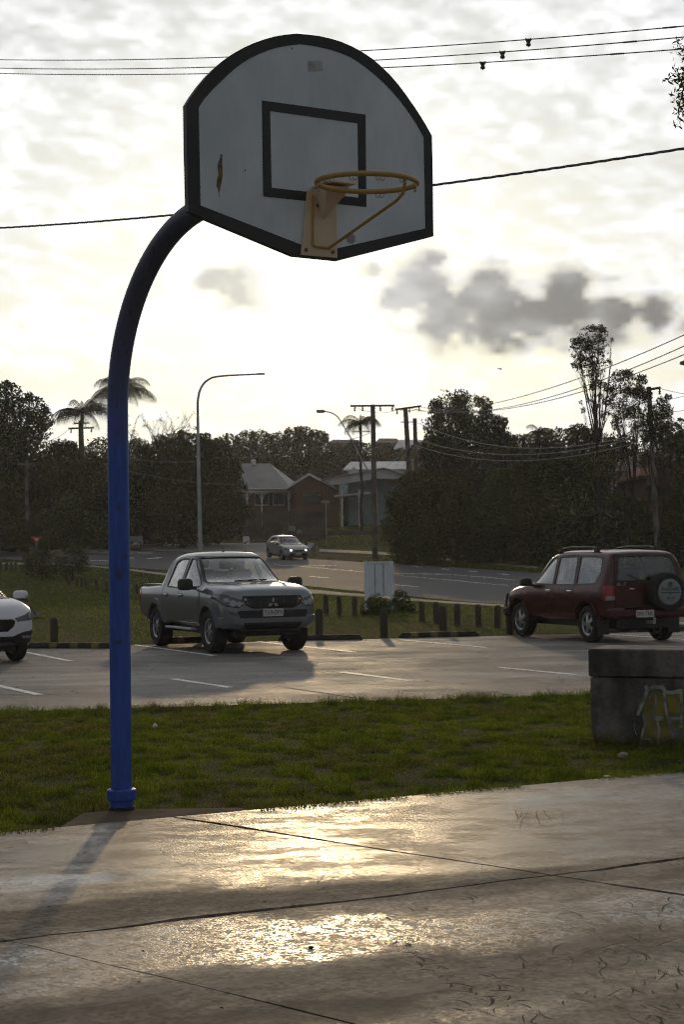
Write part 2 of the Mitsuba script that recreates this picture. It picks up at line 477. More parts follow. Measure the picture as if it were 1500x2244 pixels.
princ('stop_yellow', vary((0.13, 0.095, 0.022), (0.22, 0.16, 0.035), 7), 0.6)
princ('sign_metal', vary((0.72, 0.80, 0.83), (0.82, 0.87, 0.89), 3), 0.4)
princ('galv_steel', vary((0.36, 0.37, 0.38), (0.48, 0.49, 0.50), 3), 0.45, metallic=0.4)
princ('dark_steel', (0.10, 0.10, 0.10), 0.5)
princ('pole_timber', vary((0.11, 0.095, 0.08), (0.19, 0.17, 0.145), 2), 0.9, specular=0.15)
princ('wire_dark', (0.10, 0.10, 0.105), 0.6)
princ('wire_alu', (0.30, 0.30, 0.30), 0.4, metallic=0.5)
princ('insulator', (0.06, 0.05, 0.05), 0.3)
princ('sign_white', (0.66, 0.66, 0.64), 0.5)
princ('sign_red', (0.45, 0.04, 0.03), 0.5)
princ('sign_black', (0.03, 0.03, 0.03), 0.5)
princ('sign_back', (0.30, 0.31, 0.30), 0.5, metallic=0.4)

# houses
princ('brick', C(lambda p, n, uv: mix((0.13, 0.068, 0.046), (0.19, 0.098, 0.066), fbm(p.x * 4, p.y * 4, p.z * 12, 3))), 0.9, specular=0.15)
princ('roof_metal', C(lambda p, n, uv: mix((0.20, 0.20, 0.20), (0.30, 0.295, 0.29), fbm(p.x * 0.6, p.y * 0.6, p.z, 3))), 0.55)
princ('roof_pale', vary((0.50, 0.50, 0.49), (0.62, 0.62, 0.60), 0.6), 0.5)
princ('roof_tile', vary((0.11, 0.085, 0.07), (0.17, 0.13, 0.10), 1.2), 0.8)
princ('wall_pale', vary((0.50, 0.50, 0.48), (0.62, 0.62, 0.60), 0.8), 0.8)
princ('wall_blue', vary((0.22, 0.33, 0.34), (0.28, 0.40, 0.41), 0.8), 0.8)
princ('trim_white', (0.66, 0.66, 0.63), 0.5)
princ('fence_dark', vary((0.065, 0.06, 0.055), (0.11, 0.10, 0.09), 1.5), 0.85, specular=0.15)
princ('window_dark', (0.02, 0.024, 0.026), 0.12)

# cars
princ('paint_grey', (0.21, 0.235, 0.255), 0.2, metallic=0.6, clearcoat=1.0, clearcoat_gloss=0.95, specular=0.6)
princ('paint_white', (0.70, 0.72, 0.75), 0.3, clearcoat=1.0, clearcoat_gloss=0.95)
princ('paint_red', (0.058, 0.0055, 0.008), 0.2, metallic=0.3, clearcoat=1.0, clearcoat_gloss=0.95)
princ('paint_silver', (0.46, 0.46, 0.44), 0.35, metallic=0.7, clearcoat=1.0, clearcoat_gloss=0.9)
princ('black_plastic', (0.022, 0.022, 0.023), 0.45)
princ('grey_plastic', (0.10, 0.105, 0.11), 0.45)
princ('gloss_black', (0.012, 0.012, 0.013), 0.12)
princ('chrome', (0.75, 0.75, 0.75), 0.12, metallic=1.0)
princ('alloy', (0.42, 0.42, 0.43), 0.3, metallic=0.75)
princ('tyre', (0.018, 0.018, 0.018), 0.8)
princ('seat_cloth', (0.045, 0.047, 0.05), 0.9)
princ('lamp_clear', (0.30, 0.32, 0.34), 0.08, metallic=0.35, clearcoat=1.0)
princ('lamp_dark', (0.09, 0.10, 0.11), 0.08, metallic=0.3, clearcoat=1.0)
princ('lamp_red', (0.30, 0.012, 0.012), 0.12, clearcoat=1.0)
princ('lamp_amber', (0.50, 0.16, 0.02), 0.12)
princ('plate_white', (0.60, 0.60, 0.58), 0.4)
princ('plate_ink', (0.10, 0.03, 0.05), 0.4)
princ('cover_grey', (0.22, 0.25, 0.25), 0.5)
scene['mat_car_glass'] = {'type': 'thindielectric', 'int_ior': 1.5, 'specular_transmittance': rgb(0.95, 0.97, 0.965)}
scene['mat_tint_glass'] = {'type': 'thindielectric', 'int_ior': 1.5, 'specular_transmittance': rgb(0.82, 0.85, 0.86)}
princ('skin', (0.36, 0.20, 0.14), 0.6)
princ('hair', (0.05, 0.03, 0.02), 0.7)
princ('dark_cloth', (0.022, 0.020, 0.022), 0.9)
princ('grey_cloth', (0.17, 0.175, 0.18), 0.9)
princ('bird_dark', (0.05, 0.05, 0.05), 0.8)
princ('stone', vary((0.20, 0.175, 0.135), (0.32, 0.28, 0.22), 20), 0.9)
# ---------------------------------------------------------------- ground, court, car park, roads
def pxpoly(pts):
    return Polygon([g2(*p) for p in pts]).buffer(0)


def line_pts(p, q, x0, x1):
    """Points of the line p-q (xy) at x0 and x1."""
    s = (q[1] - p[1]) / (q[0] - p[0])
    return (x0, p[1] + s * (x0 - p[0])), (x1, p[1] + s * (x1 - p[0]))


def g0(u, v, z=0.0):
    d = ray(u, v)
    t = (z - EYE[2]) / d[2]
    return tuple((EYE + d * t)[:2])


single('ground', sheet(sbox(-900, -400, 900, 2500), 0.0), 'soil', 'dry grassy ground of the park and the rise beyond the road', kind='structure', smooth=False)

# concrete court: slabs between three joints
e0, e1 = line_pts(g0(0, 1824), g0(1500, 1689), -13, 14)
EB = -e0[0] * math.sin(CA) + e0[1] * math.cos(CA)
court_poly = Polygon([e0, e1, (14, -9), (-13, -9)])
rngj = np.random.default_rng(5)


def joint(px, x0, x1, w, amp):
    p, q = g0(*px[0]), g0(*px[1])
    a, b = line_pts(p, q, x0, x1)
    t = np.linspace(0, 1, 900)[:, None]
    pts = np.array(a) * (1 - t) + np.array(b) * t
    pts[:, 1] += amp * (meshkit.fbm(np.column_stack([pts[:, 0] * 2.1, pts[:, 0] * 0, pts[:, 0] * 0]), 4, 3) - 0.5)
    ww = w * np.clip(0.15 + 1.9 * (meshkit.fbm(np.column_stack([pts[:, 0] * 1.4, pts[:, 0] * 0 + w * 90, pts[:, 0] * 0]), 3, 9) - 0.28) + 0.5 * (meshkit.noise(np.column_stack([pts[:, 0] * 14, pts[:, 0] * 0, pts[:, 0] * 0]), 4) - 0.5), 0.38, 1.25)
    up, dn = pts.copy(), pts.copy()
    up[:, 1] += ww / 2
    dn[:, 1] -= ww / 2
    return Polygon(np.vstack([up, dn[::-1]])).buffer(0)


jA = joint(((0, 2057), (560, 2190)), -14, 15, 0.026, 0.03)
jB = joint(((200, 2040), (1500, 1881)), -14, 15, 0.062, 0.09)
jC = joint(((425, 1797), (1500, 1961)), -1.4, 15, 0.060, 0.04)
court_slabs = court_poly.difference(shapely.union_all([jA, jB, jC]))
scene['court'] = mikit.ply(prism(court_poly.buffer(-0.01), -0.16, -0.012), 'mat_joint_filler')
labels['court'] = {'label': 'concrete basketball court with dark joints', 'kind': 'structure'}
for g in getattr(court_slabs, 'geoms', [court_slabs]):
    if g.area > 0.05:
        m = slab(g.simplify(0.0015), 0.0, 0.14)
        part('court', 'slab', m, 'court_concrete', smooth=False)
# pad that carries the hoop's pole
pad = [g0(128, 1813), g0(183, 1779), g0(300, 1771), g0(520, 1768), g0(560, 1774)]
padp = Polygon([*pad, line_pts(g0(0, 1824), g0(1500, 1689), g0(560, 1774)[0], 0)[0], line_pts(g0(0, 1824), g0(1500, 1689), g0(128, 1813)[0], 0)[0]]).buffer(0)
padp = padp.difference(court_poly.buffer(0.012))
padp = max(getattr(padp, 'geoms', [padp]), key=lambda g: g.area)
part('court', 'pole_pad', slab(padp, -0.004, 0.12), 'pad_concrete', smooth=False)

# scuff marks and bird droppings lying flat on the concrete
def flat_marks(strokes, z=0.0006):
    vs, fs, n = [], [], 0
    for pts, w in strokes:
        p = np.asarray(pts, float)
        t = np.gradient(p, axis=0)
        t /= np.linalg.norm(t, axis=1, keepdims=True) + 1e-9
        nn = np.column_stack([-t[:, 1], t[:, 0]])
        ww = w * np.sin(np.linspace(0.12, PI - 0.12, len(p)))[:, None] / 2
        v = np.vstack([p + nn * ww, p - nn * ww])
        k = len(p)
        i = np.arange(k - 1)
        f = np.vstack([np.stack([i + k, i + k + 1, i + 1], 1), np.stack([i + k, i + 1, i], 1)])
        vs.append(np.column_stack([v, np.full(2 * k, z)]))
        fs.append(f + n)
        n += 2 * k
    return np.vstack(vs), np.vstack(fs)


srng = np.random.default_rng(21)
strokes = []
for _ in range(210):
    u, v = srng.uniform(1000, 1560), srng.uniform(1960, 2260)
    if (u - 1000) / 560 + (v - 1960) / 300 * 0.6 + srng.uniform(-.5, .5) < 0.72:
        continue
    c = np.array(g0(u, v))
    L, k, a0 = srng.uniform(0.03, 0.22) ** 1.0, srng.uniform(-0.7, 0.7), PI / 2 + srng.normal() * 0.35
    t = np.linspace(-0.5, 0.5, 9)
    strokes.append((c + np.column_stack([np.cos(a0 + k * t) * t * L, np.sin(a0 + k * t) * t * L]), srng.uniform(0.002, 0.009)))
for k in range(7):
    u = 1120 + 17 * k + srng.uniform(-6, 6)
    pts = np.array([g0(u + 11 * math.sin(2.9 * t + k), 1770 + srng.uniform(-3, 3) + 46 * t) for t in np.linspace(0, srng.uniform(0.6, 1.1), 10)])
    strokes.append((pts, srng.uniform(0.002, 0.006)))
for u, v in ((1070, 2120), (1085, 2150), (1095, 2175), (1110, 2195), (880, 2075), (905, 2090), (930, 2105), (955, 2120), (985, 2145), (1005, 2165), (850, 2020), (930, 1990), (1030, 1975)):
    c = np.array(g0(u, v))
    for _ in range(4):
        a0 = srng.normal() * 0.6 + 2.2
        d = srng.normal(size=2) * [0.03, 0.09]
        L = srng.uniform(0.03, 0.12)
        t = np.linspace(-0.5, 0.5, 6)
        strokes.append((c + d + np.column_stack([np.cos(a0 + .4 * t) * t * L, np.sin(a0 + .4 * t) * t * L]), srng.uniform(0.004, 0.014)))
part('court', 'scuff_marks', mk(*flat_marks(strokes)), 'scuff', 'dark scuffs across the concrete', smooth=False, kind='stuff')
dp = []
for u, v, r in ((15, 1935, .02), (55, 1936, .03), (150, 1932, .035), (905, 2025, .022), (985, 2032, .02), (1330, 1700, .02), (300, 2095, .012)):
    c = np.array(g0(u, v))
    dp.append((c + np.column_stack([np.linspace(-1, 1, 7) * r, srng.normal(size=7) * r * .25]), r * 2.4))
part('court', 'bird_droppings', mk(*flat_marks(dp, 0.0008)), 'dropping', 'small white splashes', smooth=False, kind='stuff')

# car park
cp0, cp1 = line_pts(g2(0, 1561), g2(1290, 1523), -60, 60)
cq0, cq1 = line_pts(g2(62, 1420), g2(1130, 1393), -60, 60)
car_park = Polygon([cp0, cp1, cq1, cq0])
single('car_park', sheet(car_park, 0.006), 'car_park_asphalt', 'worn light asphalt of the car park', kind='structure', smooth=False)


def paint(pts, w, off, name='road_marking', label=None):
    return sheet(ribbon(pts, w, 0), off)


marks = []
for a, b in (((55, 1430), (156, 1450)), ((296, 1414), (470, 1438)), ((565, 1407), (777, 1430)), ((880, 1403), (1066, 1420)), ((1290, 1388), (1530, 1404)),
             ((-40, 1496), (86, 1524)), ((379, 1489), (505, 1508)), ((748, 1474), (900, 1493)), ((1096, 1464), (1264, 1480)), ((-330, 1452), (-150, 1478))):
    marks.append(sheet(ribbon([g2(*a), g2(*b)], 0.12, 0), 0.011))
names = ['first far bay line from the left, running from the white car', 'bay line under the nose of the grey utility', 'bay line running out right of the grey utility', 'bay line in front of the right hand wheel stop',
         'bay line beneath the red four wheel drive', 'near bay line at the left edge of the photo', 'near bay line left of the middle, right of the blue pole', 'near bay line in the middle of the car park', 'near bay line left of the concrete block', 'bay line outside the left edge']
for m, nm in list(zip(marks, names))[:-1]:
    single('bay_line', m, 'road_paint', 'white painted ' + nm, 'road marking', 'white bay lines of the car park', smooth=False)
single('seam_line', sheet(ribbon([g2(628, 1508), g2(800, 1533)], 0.035, 0), 0.011), 'kerb_concrete', 'thin faint pale line on the car park asphalt near the verge', 'road marking', smooth=False)

# main road, side road and paths
road = pxpoly([(-700, 1222), (-300, 1222), (0, 1225), (100, 1231), (196, 1237), (282, 1243), (371, 1251), (480, 1263), (660, 1283), (798, 1297), (893, 1306), (1114, 1325), (1300, 1343), (1800, 1395),
               (1800, 1320), (1500, 1286), (1180, 1256), (1000, 1244), (862, 1236), (760, 1230), (668, 1224), (590, 1219), (480, 1213), (380, 1209), (200, 1204), (0, 1206), (-300, 1214), (-700, 1214)])
single('road', sheet(road, 0.008), 'road_asphalt', 'dark asphalt road curving from the right to the junction', kind='structure', smooth=False)
side = pxpoly([(300, 1198), (364, 1193.5), (440, 1191), (590, 1189.5), (690, 1190), (668, 1223.5), (590, 1218.5), (480, 1212.5), (380, 1208.5), (310, 1206)])
single('side_road', sheet(side, 0.013), 'side_road', 'pale grey side street behind the street lamp', kind='structure', smooth=False)
path = pxpoly([(-100, 1232), (120, 1235), (196, 1239), (282, 1246.5), (324, 1252), (480, 1269), (660, 1289.5), (795, 1302), (896, 1311), (1120, 1326.5), (1300, 1344), (1600, 1374),
               (1600, 1380), (1300, 1349), (1120, 1331), (899, 1317), (795, 1308), (660, 1299), (480, 1277), (321, 1256), (282, 1250), (196, 1242), (120, 1238), (-100, 1235)])
single('footpath', sheet(path, 0.010), 'path_concrete', 'pale concrete footpath along the near side of the road', kind='structure', smooth=False)
path2 = pxpoly([(700, 1203), (830, 1209), (1000, 1226), (1180, 1242), (1180, 1246), (1000, 1230), (830, 1215), (700, 1209)])
single('footpath', sheet(path2, 0.010), 'path_concrete', 'far concrete footpath between the lawn and the road', kind='structure', smooth=False)

# road markings
rm = []
for pts, w, lb in (
        ([(640, 1239), (738, 1239.6)], 0.28, 'long white line on the road right of the grey utility'),
        ([(600, 1238), (700, 1245), (798, 1254)], 0.12, 'thin curving white line on the road left of the panel sign'),
        ([(677, 1263.5), (720, 1267)], 0.16, 'short white dash on the road left of the panel sign'),
        ([(864, 1258), (982, 1259)], 0.28, 'bright white line on the road right of the panel sign'),
        ([(982, 1259), (1060, 1265), (1130, 1272)], 0.12, 'thin white line on the road leading to the red vehicle'),
        ([(875, 1262), (1000, 1273), (1114, 1283.5)], 0.12, 'long thin white centre line on the road at right'),
        ([(864, 1282), (915, 1286.5)], 0.16, 'near white dash on the road right of the panel sign'),
        ([(907, 1242), (924, 1243.5)], 0.2, 'far white dash on the road, first from the panel sign'),
        ([(967, 1247), (983, 1248.3)], 0.2, 'far white dash on the road, second from the panel sign'),
        ([(1031, 1252), (1047, 1253.7)], 0.2, 'far white dash on the road, third from the panel sign'),
        ([(1097, 1258), (1114, 1260)], 0.2, 'far white dash on the road, fourth from the panel sign'),
        ([(276, 1223), (294, 1223.2)], 0.4, 'white block on the road just right of the blue pole'),
        ([(323, 1225), (354, 1222)], 0.4, 'white slanted bar on the road left of the grey utility'),
        ([(198, 1228.5), (238, 1229.5)], 0.35, 'white stripe on the road just left of the blue pole')):
    single('road_marking', sheet(ribbon([g2(*p) for p in pts], w, 0), 0.018), 'road_paint', lb, 'road marking', 'white road markings', smooth=False)


def kerb(name, pts, w, h, label):
    c = np.array([gpt(*p) for p in pts])
    ms = []
    for a, b in zip(c[:-1], c[1:]):
        L = np.linalg.norm((b - a)[:2])
        n = max(1, int(L / 1.2))
        for i in range(n):
            p, q = a + (b - a) * i / n, a + (b - a) * (i + 1) / n
            m = bx(0, L / n - 0.015, -w / 2, w / 2, -0.05, h, 0.02)
            ms.append(xf(m, trans(*p) @ rotz(math.atan2(q[1] - p[1], q[0] - p[0]))))
    k = thing(name, label, 'kerb')
    for m in ms[:60]:
        part(k, 'kerb_stone', m, 'kerb_concrete')


kerb('kerb', [(0, 1206), (58, 1208)], 0.35, 0.16, 'pale kerb across the road at the far left edge')
kerb('kerb', [(178, 1203), (236, 1199.5), (282, 1195.5), (315, 1189)], 0.4, 0.18, 'white painted kerb curving behind the blue pole')
kerb('kerb', [(310, 1199), (338, 1196.5), (364, 1193)], 0.4, 0.18, 'white painted kerb of the traffic island left of the street lamp')
kerb('kerb', [(185, 1211.5), (236, 1214), (300, 1214.5), (334, 1214)], 0.35, 0.15, 'broken pale kerb of the median island beside the blue pole')


# grass: single blades near, wider tufts farther off
def blades(x, y, z, h, w, rng, lean=0.5):
    n = len(x)
    a, b = rng.uniform(0, 2 * PI, n), rng.uniform(0, 2 * PI, n)
    h, l = h * rng.uniform(0.5, 1.3, n), lean * rng.uniform(0.1, 1.2, n)
    dx, dy = np.cos(a) * w / 2 * np.ones(n), np.sin(a) * w / 2 * np.ones(n)
    v = np.stack([np.stack([x - dx, y - dy, z - 0.01], -1), np.stack([x + dx, y + dy, z - 0.01], -1), np.stack([x + np.cos(b) * h * l, y + np.sin(b) * h * l, z + h], -1)], 1)
    return v.reshape(-1, 3), np.arange(3 * n).reshape(n, 3)


def scatter(poly, n, rng, ypow=1.0):
    x0, y0, x1, y1 = poly.bounds
    x, y = rng.uniform(x0, x1, n), y0 + (y1 - y0) * rng.uniform(0, 1, n) ** ypow
    ok = shapely.contains_xy(poly, x, y)
    return x[ok], y[ok]


rng = np.random.default_rng(11)
_q0 = gpt(1293, 1633)
BLK0, BROT = np.array(_q0[:2]), np.array([[math.cos(math.radians(-22)), -math.sin(math.radians(-22))], [math.sin(math.radians(-22)), math.cos(math.radians(-22))]])
verge = Polygon([(-4.6, e0[1] + (e1[1] - e0[1]) * (-4.6 + 13) / 27), (4.6, e0[1] + (e1[1] - e0[1]) * (4.6 + 13) / 27), (5.2, cp0[1] + (cp1[1] - cp0[1]) * 65.2 / 120), (-5.2, cp0[1] + (cp1[1] - cp0[1]) * 54.8 / 120)])
verge_free = verge.difference(padp.buffer(0.01)).difference(court_poly)
x, y = scatter(verge_free, 760000, rng, 1.25)
d = meshkit.fbm(np.column_stack([x * 1.5, y * 1.0, x * 0]), 4, 2)
d2 = meshkit.fbm(np.column_stack([x * 7, y * 5, x * 0]), 3, 7)
keep = rng.uniform(0, 1, len(x)) < np.clip((d - 0.34) * 2.0 + (d2 - 0.38) * 3.2, 0.26, 1)
x, y, d, d2 = x[keep], y[keep], d[keep], d2[keep]
edge = np.abs((y - (cp0[1] + (cp1[1] - cp0[1]) * (x + 60) / 120)))
bxy = (np.column_stack([x, y]) - BLK0) @ BROT
nearblk = (bxy[:, 0] > -0.15) & (np.abs(bxy[:, 1]) < 0.16)
hh = 0.016 + 0.048 * np.clip((d2 - 0.36) * 2.6, 0, 1) * (0.5 + d) + 0.05 * np.clip(1 - edge / 0.8, 0, 1) + 0.07 * nearblk
v, f = blades(x, y, zt(y), hh, 0.0062, rng, 0.9)
# runners creeping over the slab's edge, in ragged patches
n_ = 6000
t_ = rng.uniform(0, 1, n_)
ex_, ey_ = -4.6 + 9.2 * t_, e0[1] + (e1[1] - e0[1]) * (-4.6 + 9.2 * t_ + 13) / 27
pk = meshkit.fbm(np.column_stack([ex_ * 2.2, ex_ * 0, ex_ * 0]), 4, 33)
ok_ = rng.uniform(0, 1, n_) < np.clip((pk - 0.42) * 6, 0.05, 1)
off_ = np.abs(rng.normal(size=n_)) * 0.05 * np.clip((pk - 0.38) * 7, 0.2, 1)
ex_, ey_, off_ = ex_[ok_], ey_[ok_], off_[ok_]
px_, py_ = ex_ + off_ * math.sin(CA), ey_ - off_ * math.cos(CA)
on_pad = shapely.contains_xy(padp.buffer(0.02), ex_, ey_ + 0.02)
v2, f2 = blades(px_[~on_pad], py_[~on_pad], np.full((~on_pad).sum(), 0.006), 0.018, 0.006, rng, 1.6)
v, f = np.vstack([v, v2]), np.vstack([f, f2 + len(v)])
scene['grass'] = mikit.ply((v, f), 'mat_grass_blade')
labels['grass'] = {'label': 'patchy short grass of the verge between court and car park', 'category': 'grass', 'kind': 'stuff'}

back_edge = [cq0, cq1]
lawn = Polygon([(-34, cq0[1] + (cq1[1] - cq0[1]) * 26 / 120 + 0.05), (14, cq0[1] + (cq1[1] - cq0[1]) * 74 / 120 + 0.05), (22, 60), (14, 100), (-34, 112)]).difference(road.buffer(0.1)).difference(path.buffer(0.05))
x, y = scatter(lawn, 520000, rng, 1.6)
ok = np.abs(x) < y * 0.24 + 2
x, y = x[ok], y[ok]
d = 0.5 * meshkit.fbm(np.column_stack([x * 0.5, y * 0.25, x * 0]), 4, 5) + 0.5 * meshkit.fbm(np.column_stack([x * 2.5, y * 1.2, x * 0]), 3, 6)
v, f = blades(x, y, zt(y), (0.035 + 0.05 * np.clip((d - 0.35) * 3, 0, 1)) * (1 + 0.4 * (y > 55)), 0.011 * (y / 36), rng, 0.8)
scene['grass_001'] = mikit.ply((v, f), 'mat_lawn_blade')
labels['grass_001'] = {'label': 'green lawn between the car park and the road', 'category': 'grass', 'kind': 'stuff'}
far_lawn = Polygon([g2(560, 1188), g2(700, 1203), g2(862, 1230), g2(1180, 1250), g2(1500, 1282), (40, 90), (40, 165), (-30, 165)]).buffer(0).difference(road.buffer(0.2)).difference(side.buffer(0.2)).difference(path2.buffer(0.1))
x, y = scatter(far_lawn, 160000, rng)
v, f = blades(x, y, zt(y), 0.10, 0.05, rng, 0.7)
scene['grass_002'] = mikit.ply((v, f), 'mat_lawn_blade')
labels['grass_002'] = {'label': 'sloping lawn on the far side of the road', 'category': 'grass', 'kind': 'stuff'}
# ---------------------------------------------------------------- basketball hoop
hoop = thing('basketball_hoop', 'basketball hoop with fan shaped white backboard and yellow ring on a bent blue pole', 'basketball hoop')
YB, TH = 8.3, math.radians(29.0)
BX, BN = np.array([math.cos(TH), math.sin(TH), 0]), np.array([math.sin(TH), -math.cos(TH), 0])   # along the board, out of its face
BO = at(688, 338, YB)
BZ = np.array([0, 0, 1.0])


def on_board(u, v):
    d = ray(u, v)
    t = ((BO - EYE) @ BN) / (d @ BN)
    q = EYE + d * t - BO
    return q @ BX, q[2]


def bpoly(px):
    return [on_board(u, v) for u, v in px]


OUT = bpoly([(414, 463), (411, 352), (409, 231), (432, 196), (468, 155), (520, 115), (580, 89), (618, 80), (656, 77), (700, 82), (740, 92), (800, 121), (852, 165), (900, 226), (945, 299), (947, 410), (948, 517), (742, 569), (644, 559)])
INN = bpoly([(439, 451), (437, 345), (435, 236), (448, 217), (480, 183), (540, 133), (604, 106), (636, 100), (668, 98), (715, 107), (760, 122), (820, 163), (880, 225), (929, 301), (931, 400), (933, 501), (734, 546), (660, 537)])
MB_ = basis(BO, BX, BZ, BN)         # local: x along, y up, z out of the face


def smooth_arc(p, i0, i1, n=28):
    """Replaces the run i0..i1 of an outline by a smooth curve through it."""
    a = np.array(p[i0:i1 + 1])
    s = np.concatenate([[0], np.cumsum(np.linalg.norm(np.diff(a, axis=0), axis=1))])
    t = np.linspace(0, s[-1], n)
    c = np.column_stack([PchipInterpolator(s, a[:, 0])(t), PchipInterpolator(s, a[:, 1])(t)])
    return [*p[:i0], *map(tuple, c), *p[i1 + 1:]]


OUTP, INNP = Polygon(smooth_arc(OUT, 2, 14)).buffer(0), Polygon(smooth_arc(INN, 2, 13)).buffer(0)
rect_o = Polygon(bpoly([(574, 221), (801, 252), (803, 454), (577, 431)]))
rect_i = Polygon(bpoly([(592, 244), (784, 271), (786, 434), (595, 412)]))
bev = [prism(OUTP.buffer(-0.006), -0.030, 0.0), prism(OUTP, -0.024, -0.006)]
board = part(hoop, 'backboard', xf(prism(OUTP, -0.030, 0.0), MB_), 'board_white', smooth=False)
part(board, 'border', xf(prism(OUTP.buffer(0.004).difference(INNP), -0.034, 0.004), MB_), 'board_black', smooth=False)
part(board, 'target_frame', xf(prism(rect_o.difference(rect_i), 0.0005, 0.003), MB_), 'board_black', smooth=False)
tear = bpoly([(484, 338), (487, 340), (487, 362), (488, 385), (485, 402), (482, 418), (480, 424), (482, 436), (480, 430), (478, 415), (475, 408), (476, 392), (479, 384), (477, 366), (479, 356), (481, 352)])
part(board, 'bare_patch', xf(prism(Polygon(tear).buffer(0), 0.0005, 0.002), MB_), 'bare_ply', 'patch where the white surface has peeled away', smooth=False)
st = Polygon(bpoly([(675, 134), (705, 134), (708, 156), (675, 157)]))
part(board, 'sticker', xf(prism(st, 0.0005, 0.002), MB_), 'board_grey', 'faint grey rectangular sticker', smooth=False)
cu, cv = on_board(769, 523)
part(board, 'maker_badge', xf(cat(prism(Point(cu, cv).buffer(0.026), 0.0005, 0.002), prism(LineString([(cu - 0.018, cv + 0.012), (cu - 0.004, cv - 0.004), (cu + 0.006, cv + 0.004), (cu + 0.018, cv - 0.012)]).buffer(0.004), 0.0025, 0.0035)), MB_), 'sign_back', 'small round emblem', smooth=False)
for u, v in ((640, 107), (537, 374)):
    cu, cv = on_board(u, v)
    part(board, 'chip', xf(prism(Point(cu, cv).buffer(0.0045, 4), 0.0005, 0.0016), MB_), 'bare_ply', smooth=False)
# frame behind the board
fr = [xf(bx(-0.5, 0.5, -0.02, 0.02, -0.075, -0.036), MB_), xf(bx(-0.45, 0.45, -0.34, -0.30, -0.075, -0.036), MB_), xf(bx(-0.03, 0.03, -0.42, 0.34, -0.12, -0.076), MB_)]
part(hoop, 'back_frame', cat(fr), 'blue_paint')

# pole
PB = gpt(267, 1773, 0.05) * [1, 1, 0]
PB = np.array(g0(267, 1772) + (0.0,))
RP = 0.063
AD = math.radians(37)
adir = np.array([math.sin(AD), -math.cos(AD), 0])
RAD, ZTOP = 1.06, at(420, 456, 9.3)[2] + 0.012
pp = [PB + [0, 0, z] for z in np.linspace(0.02, ZTOP - RAD, 24)]
for a in np.linspace(0, PI / 2, 26)[1:]:
    pp.append(PB + [0, 0, ZTOP - RAD] + adir * RAD * (1 - math.cos(a)) + np.array([0, 0, RAD * math.sin(a)]))
endp = pp[-1]
L = ((BO - 0.12 * BN - endp) @ BN) / (adir @ BN)
pp += [endp + adir * L * t for t in np.linspace(0, 1, 6)[1:]]
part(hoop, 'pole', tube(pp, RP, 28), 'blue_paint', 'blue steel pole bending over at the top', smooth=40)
col = [(0.0, 0.015), (0.069, 0.015), (0.069, 0.052), (0.086, 0.056), (0.088, 0.06), (0.088, 0.112), (0.084, 0.118), (0.064, 0.122), (0.0, 0.122)]
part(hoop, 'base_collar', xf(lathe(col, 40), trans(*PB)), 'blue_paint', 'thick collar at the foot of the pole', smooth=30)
part(hoop, 'foot', xf(lathe([(0, -0.01), (0.076, -0.01), (0.076, 0.014), (0, 0.014)], 28), trans(*PB)), 'rubber_black')

# ring, bracket, brace
RC_ = BO + BN * 0.42 + BX * (-0.005)
RC_[2] = at(800, 398, RC_[1])[2]
sh = at(800, 398, RC_[1])[0] - RC_[0]
RC_ = RC_ + BX * (sh / math.cos(TH)) * 1.0 + BX * 0.012
RR, rt = 0.238, 0.0125
tilt = math.radians(-2.5)
def ringpt(a, r=RR, dz=0.0):
    # angle 0 points out of the board; the front of the ring sags
    x, y = r * math.cos(a), r * math.sin(a)
    return RC_ + BN * x * math.cos(tilt) + BX * y + BZ * (x * math.sin(tilt) + dz)


rp = np.array([ringpt(a) for a in np.linspace(0, 2 * PI, 65)])
rim = part(hoop, 'rim', tube(rp, rt, 12, cap=False), 'rim_paint', 'worn orange yellow ring without a net')
for k in range(12):
    a0 = 2 * PI * (k + 0.5) / 12
    if abs(((a0 - PI + PI) % (2 * PI)) - PI) < 0.3:
        continue
    hk = [ringpt(a0 - 0.085, dz=-0.008), ringpt(a0 - 0.075, dz=-0.026), ringpt(a0 - 0.03, dz=-0.031), ringpt(a0, dz=-0.016), ringpt(a0 + 0.03, dz=-0.031), ringpt(a0 + 0.075, dz=-0.026), ringpt(a0 + 0.085, dz=-0.008)]
    part(rim, 'net_hook', tube(hk, 0.0032, 5), 'hook_wire')
# tapered mounting plate standing off the board
pl = Polygon(bpoly([(672, 421), (732, 421), (737, 566), (658, 559)])).buffer(0.001)
bm = prism(pl, 0.005, 0.013)
bracket = part(hoop, 'bracket', xf(bm, MB_), 'bracket_paint', 'pale orange mounting plate below the ring', smooth=False)
tl, trp, bl, br = [np.array(on_board(*q)) for q in ((683, 421), (727, 421), (690, 545), (722, 547))]
ax_ = (tl[0] + trp[0]) / 2
wpt = [(tl[0] + .006, tl[1], .013), (trp[0] - .006, tl[1], .013), (tl[0] - .004, tl[1], .17), (trp[0] + .004, tl[1], .17), (tl[0] - .004, tl[1] - .014, .17), (trp[0] + .004, tl[1] - .014, .17), (ax_ - .004, tl[1] - .135, .013), (ax_ + .004, tl[1] - .135, .013)]
part(bracket, 'gusset', xf(trimesh.Trimesh(wpt, process=False).convex_hull, MB_), 'bracket_paint', smooth=False)
tz = tl[1] + 0.012
topm = prism(Polygon([(tl[0] - 0.01, 0.012), (trp[0] + 0.01, 0.012), (trp[0] + 0.03, 0.20), (tl[0] - 0.03, 0.20)]), 0, 0.008)
part(bracket, 'top_plate', xf(topm, basis(BO + BZ * tz, BX, BN, BZ)), 'bracket_paint', smooth=False)
for u, v in ((668, 549), (727, 554), (694, 452)):
    cu, cv = on_board(u, v)
    part(bracket, 'bolt', xf(cyl(0.009, 0.013, 0.021, 6), MB_ @ trans(cu, cv, 0)), 'bolt_steel')


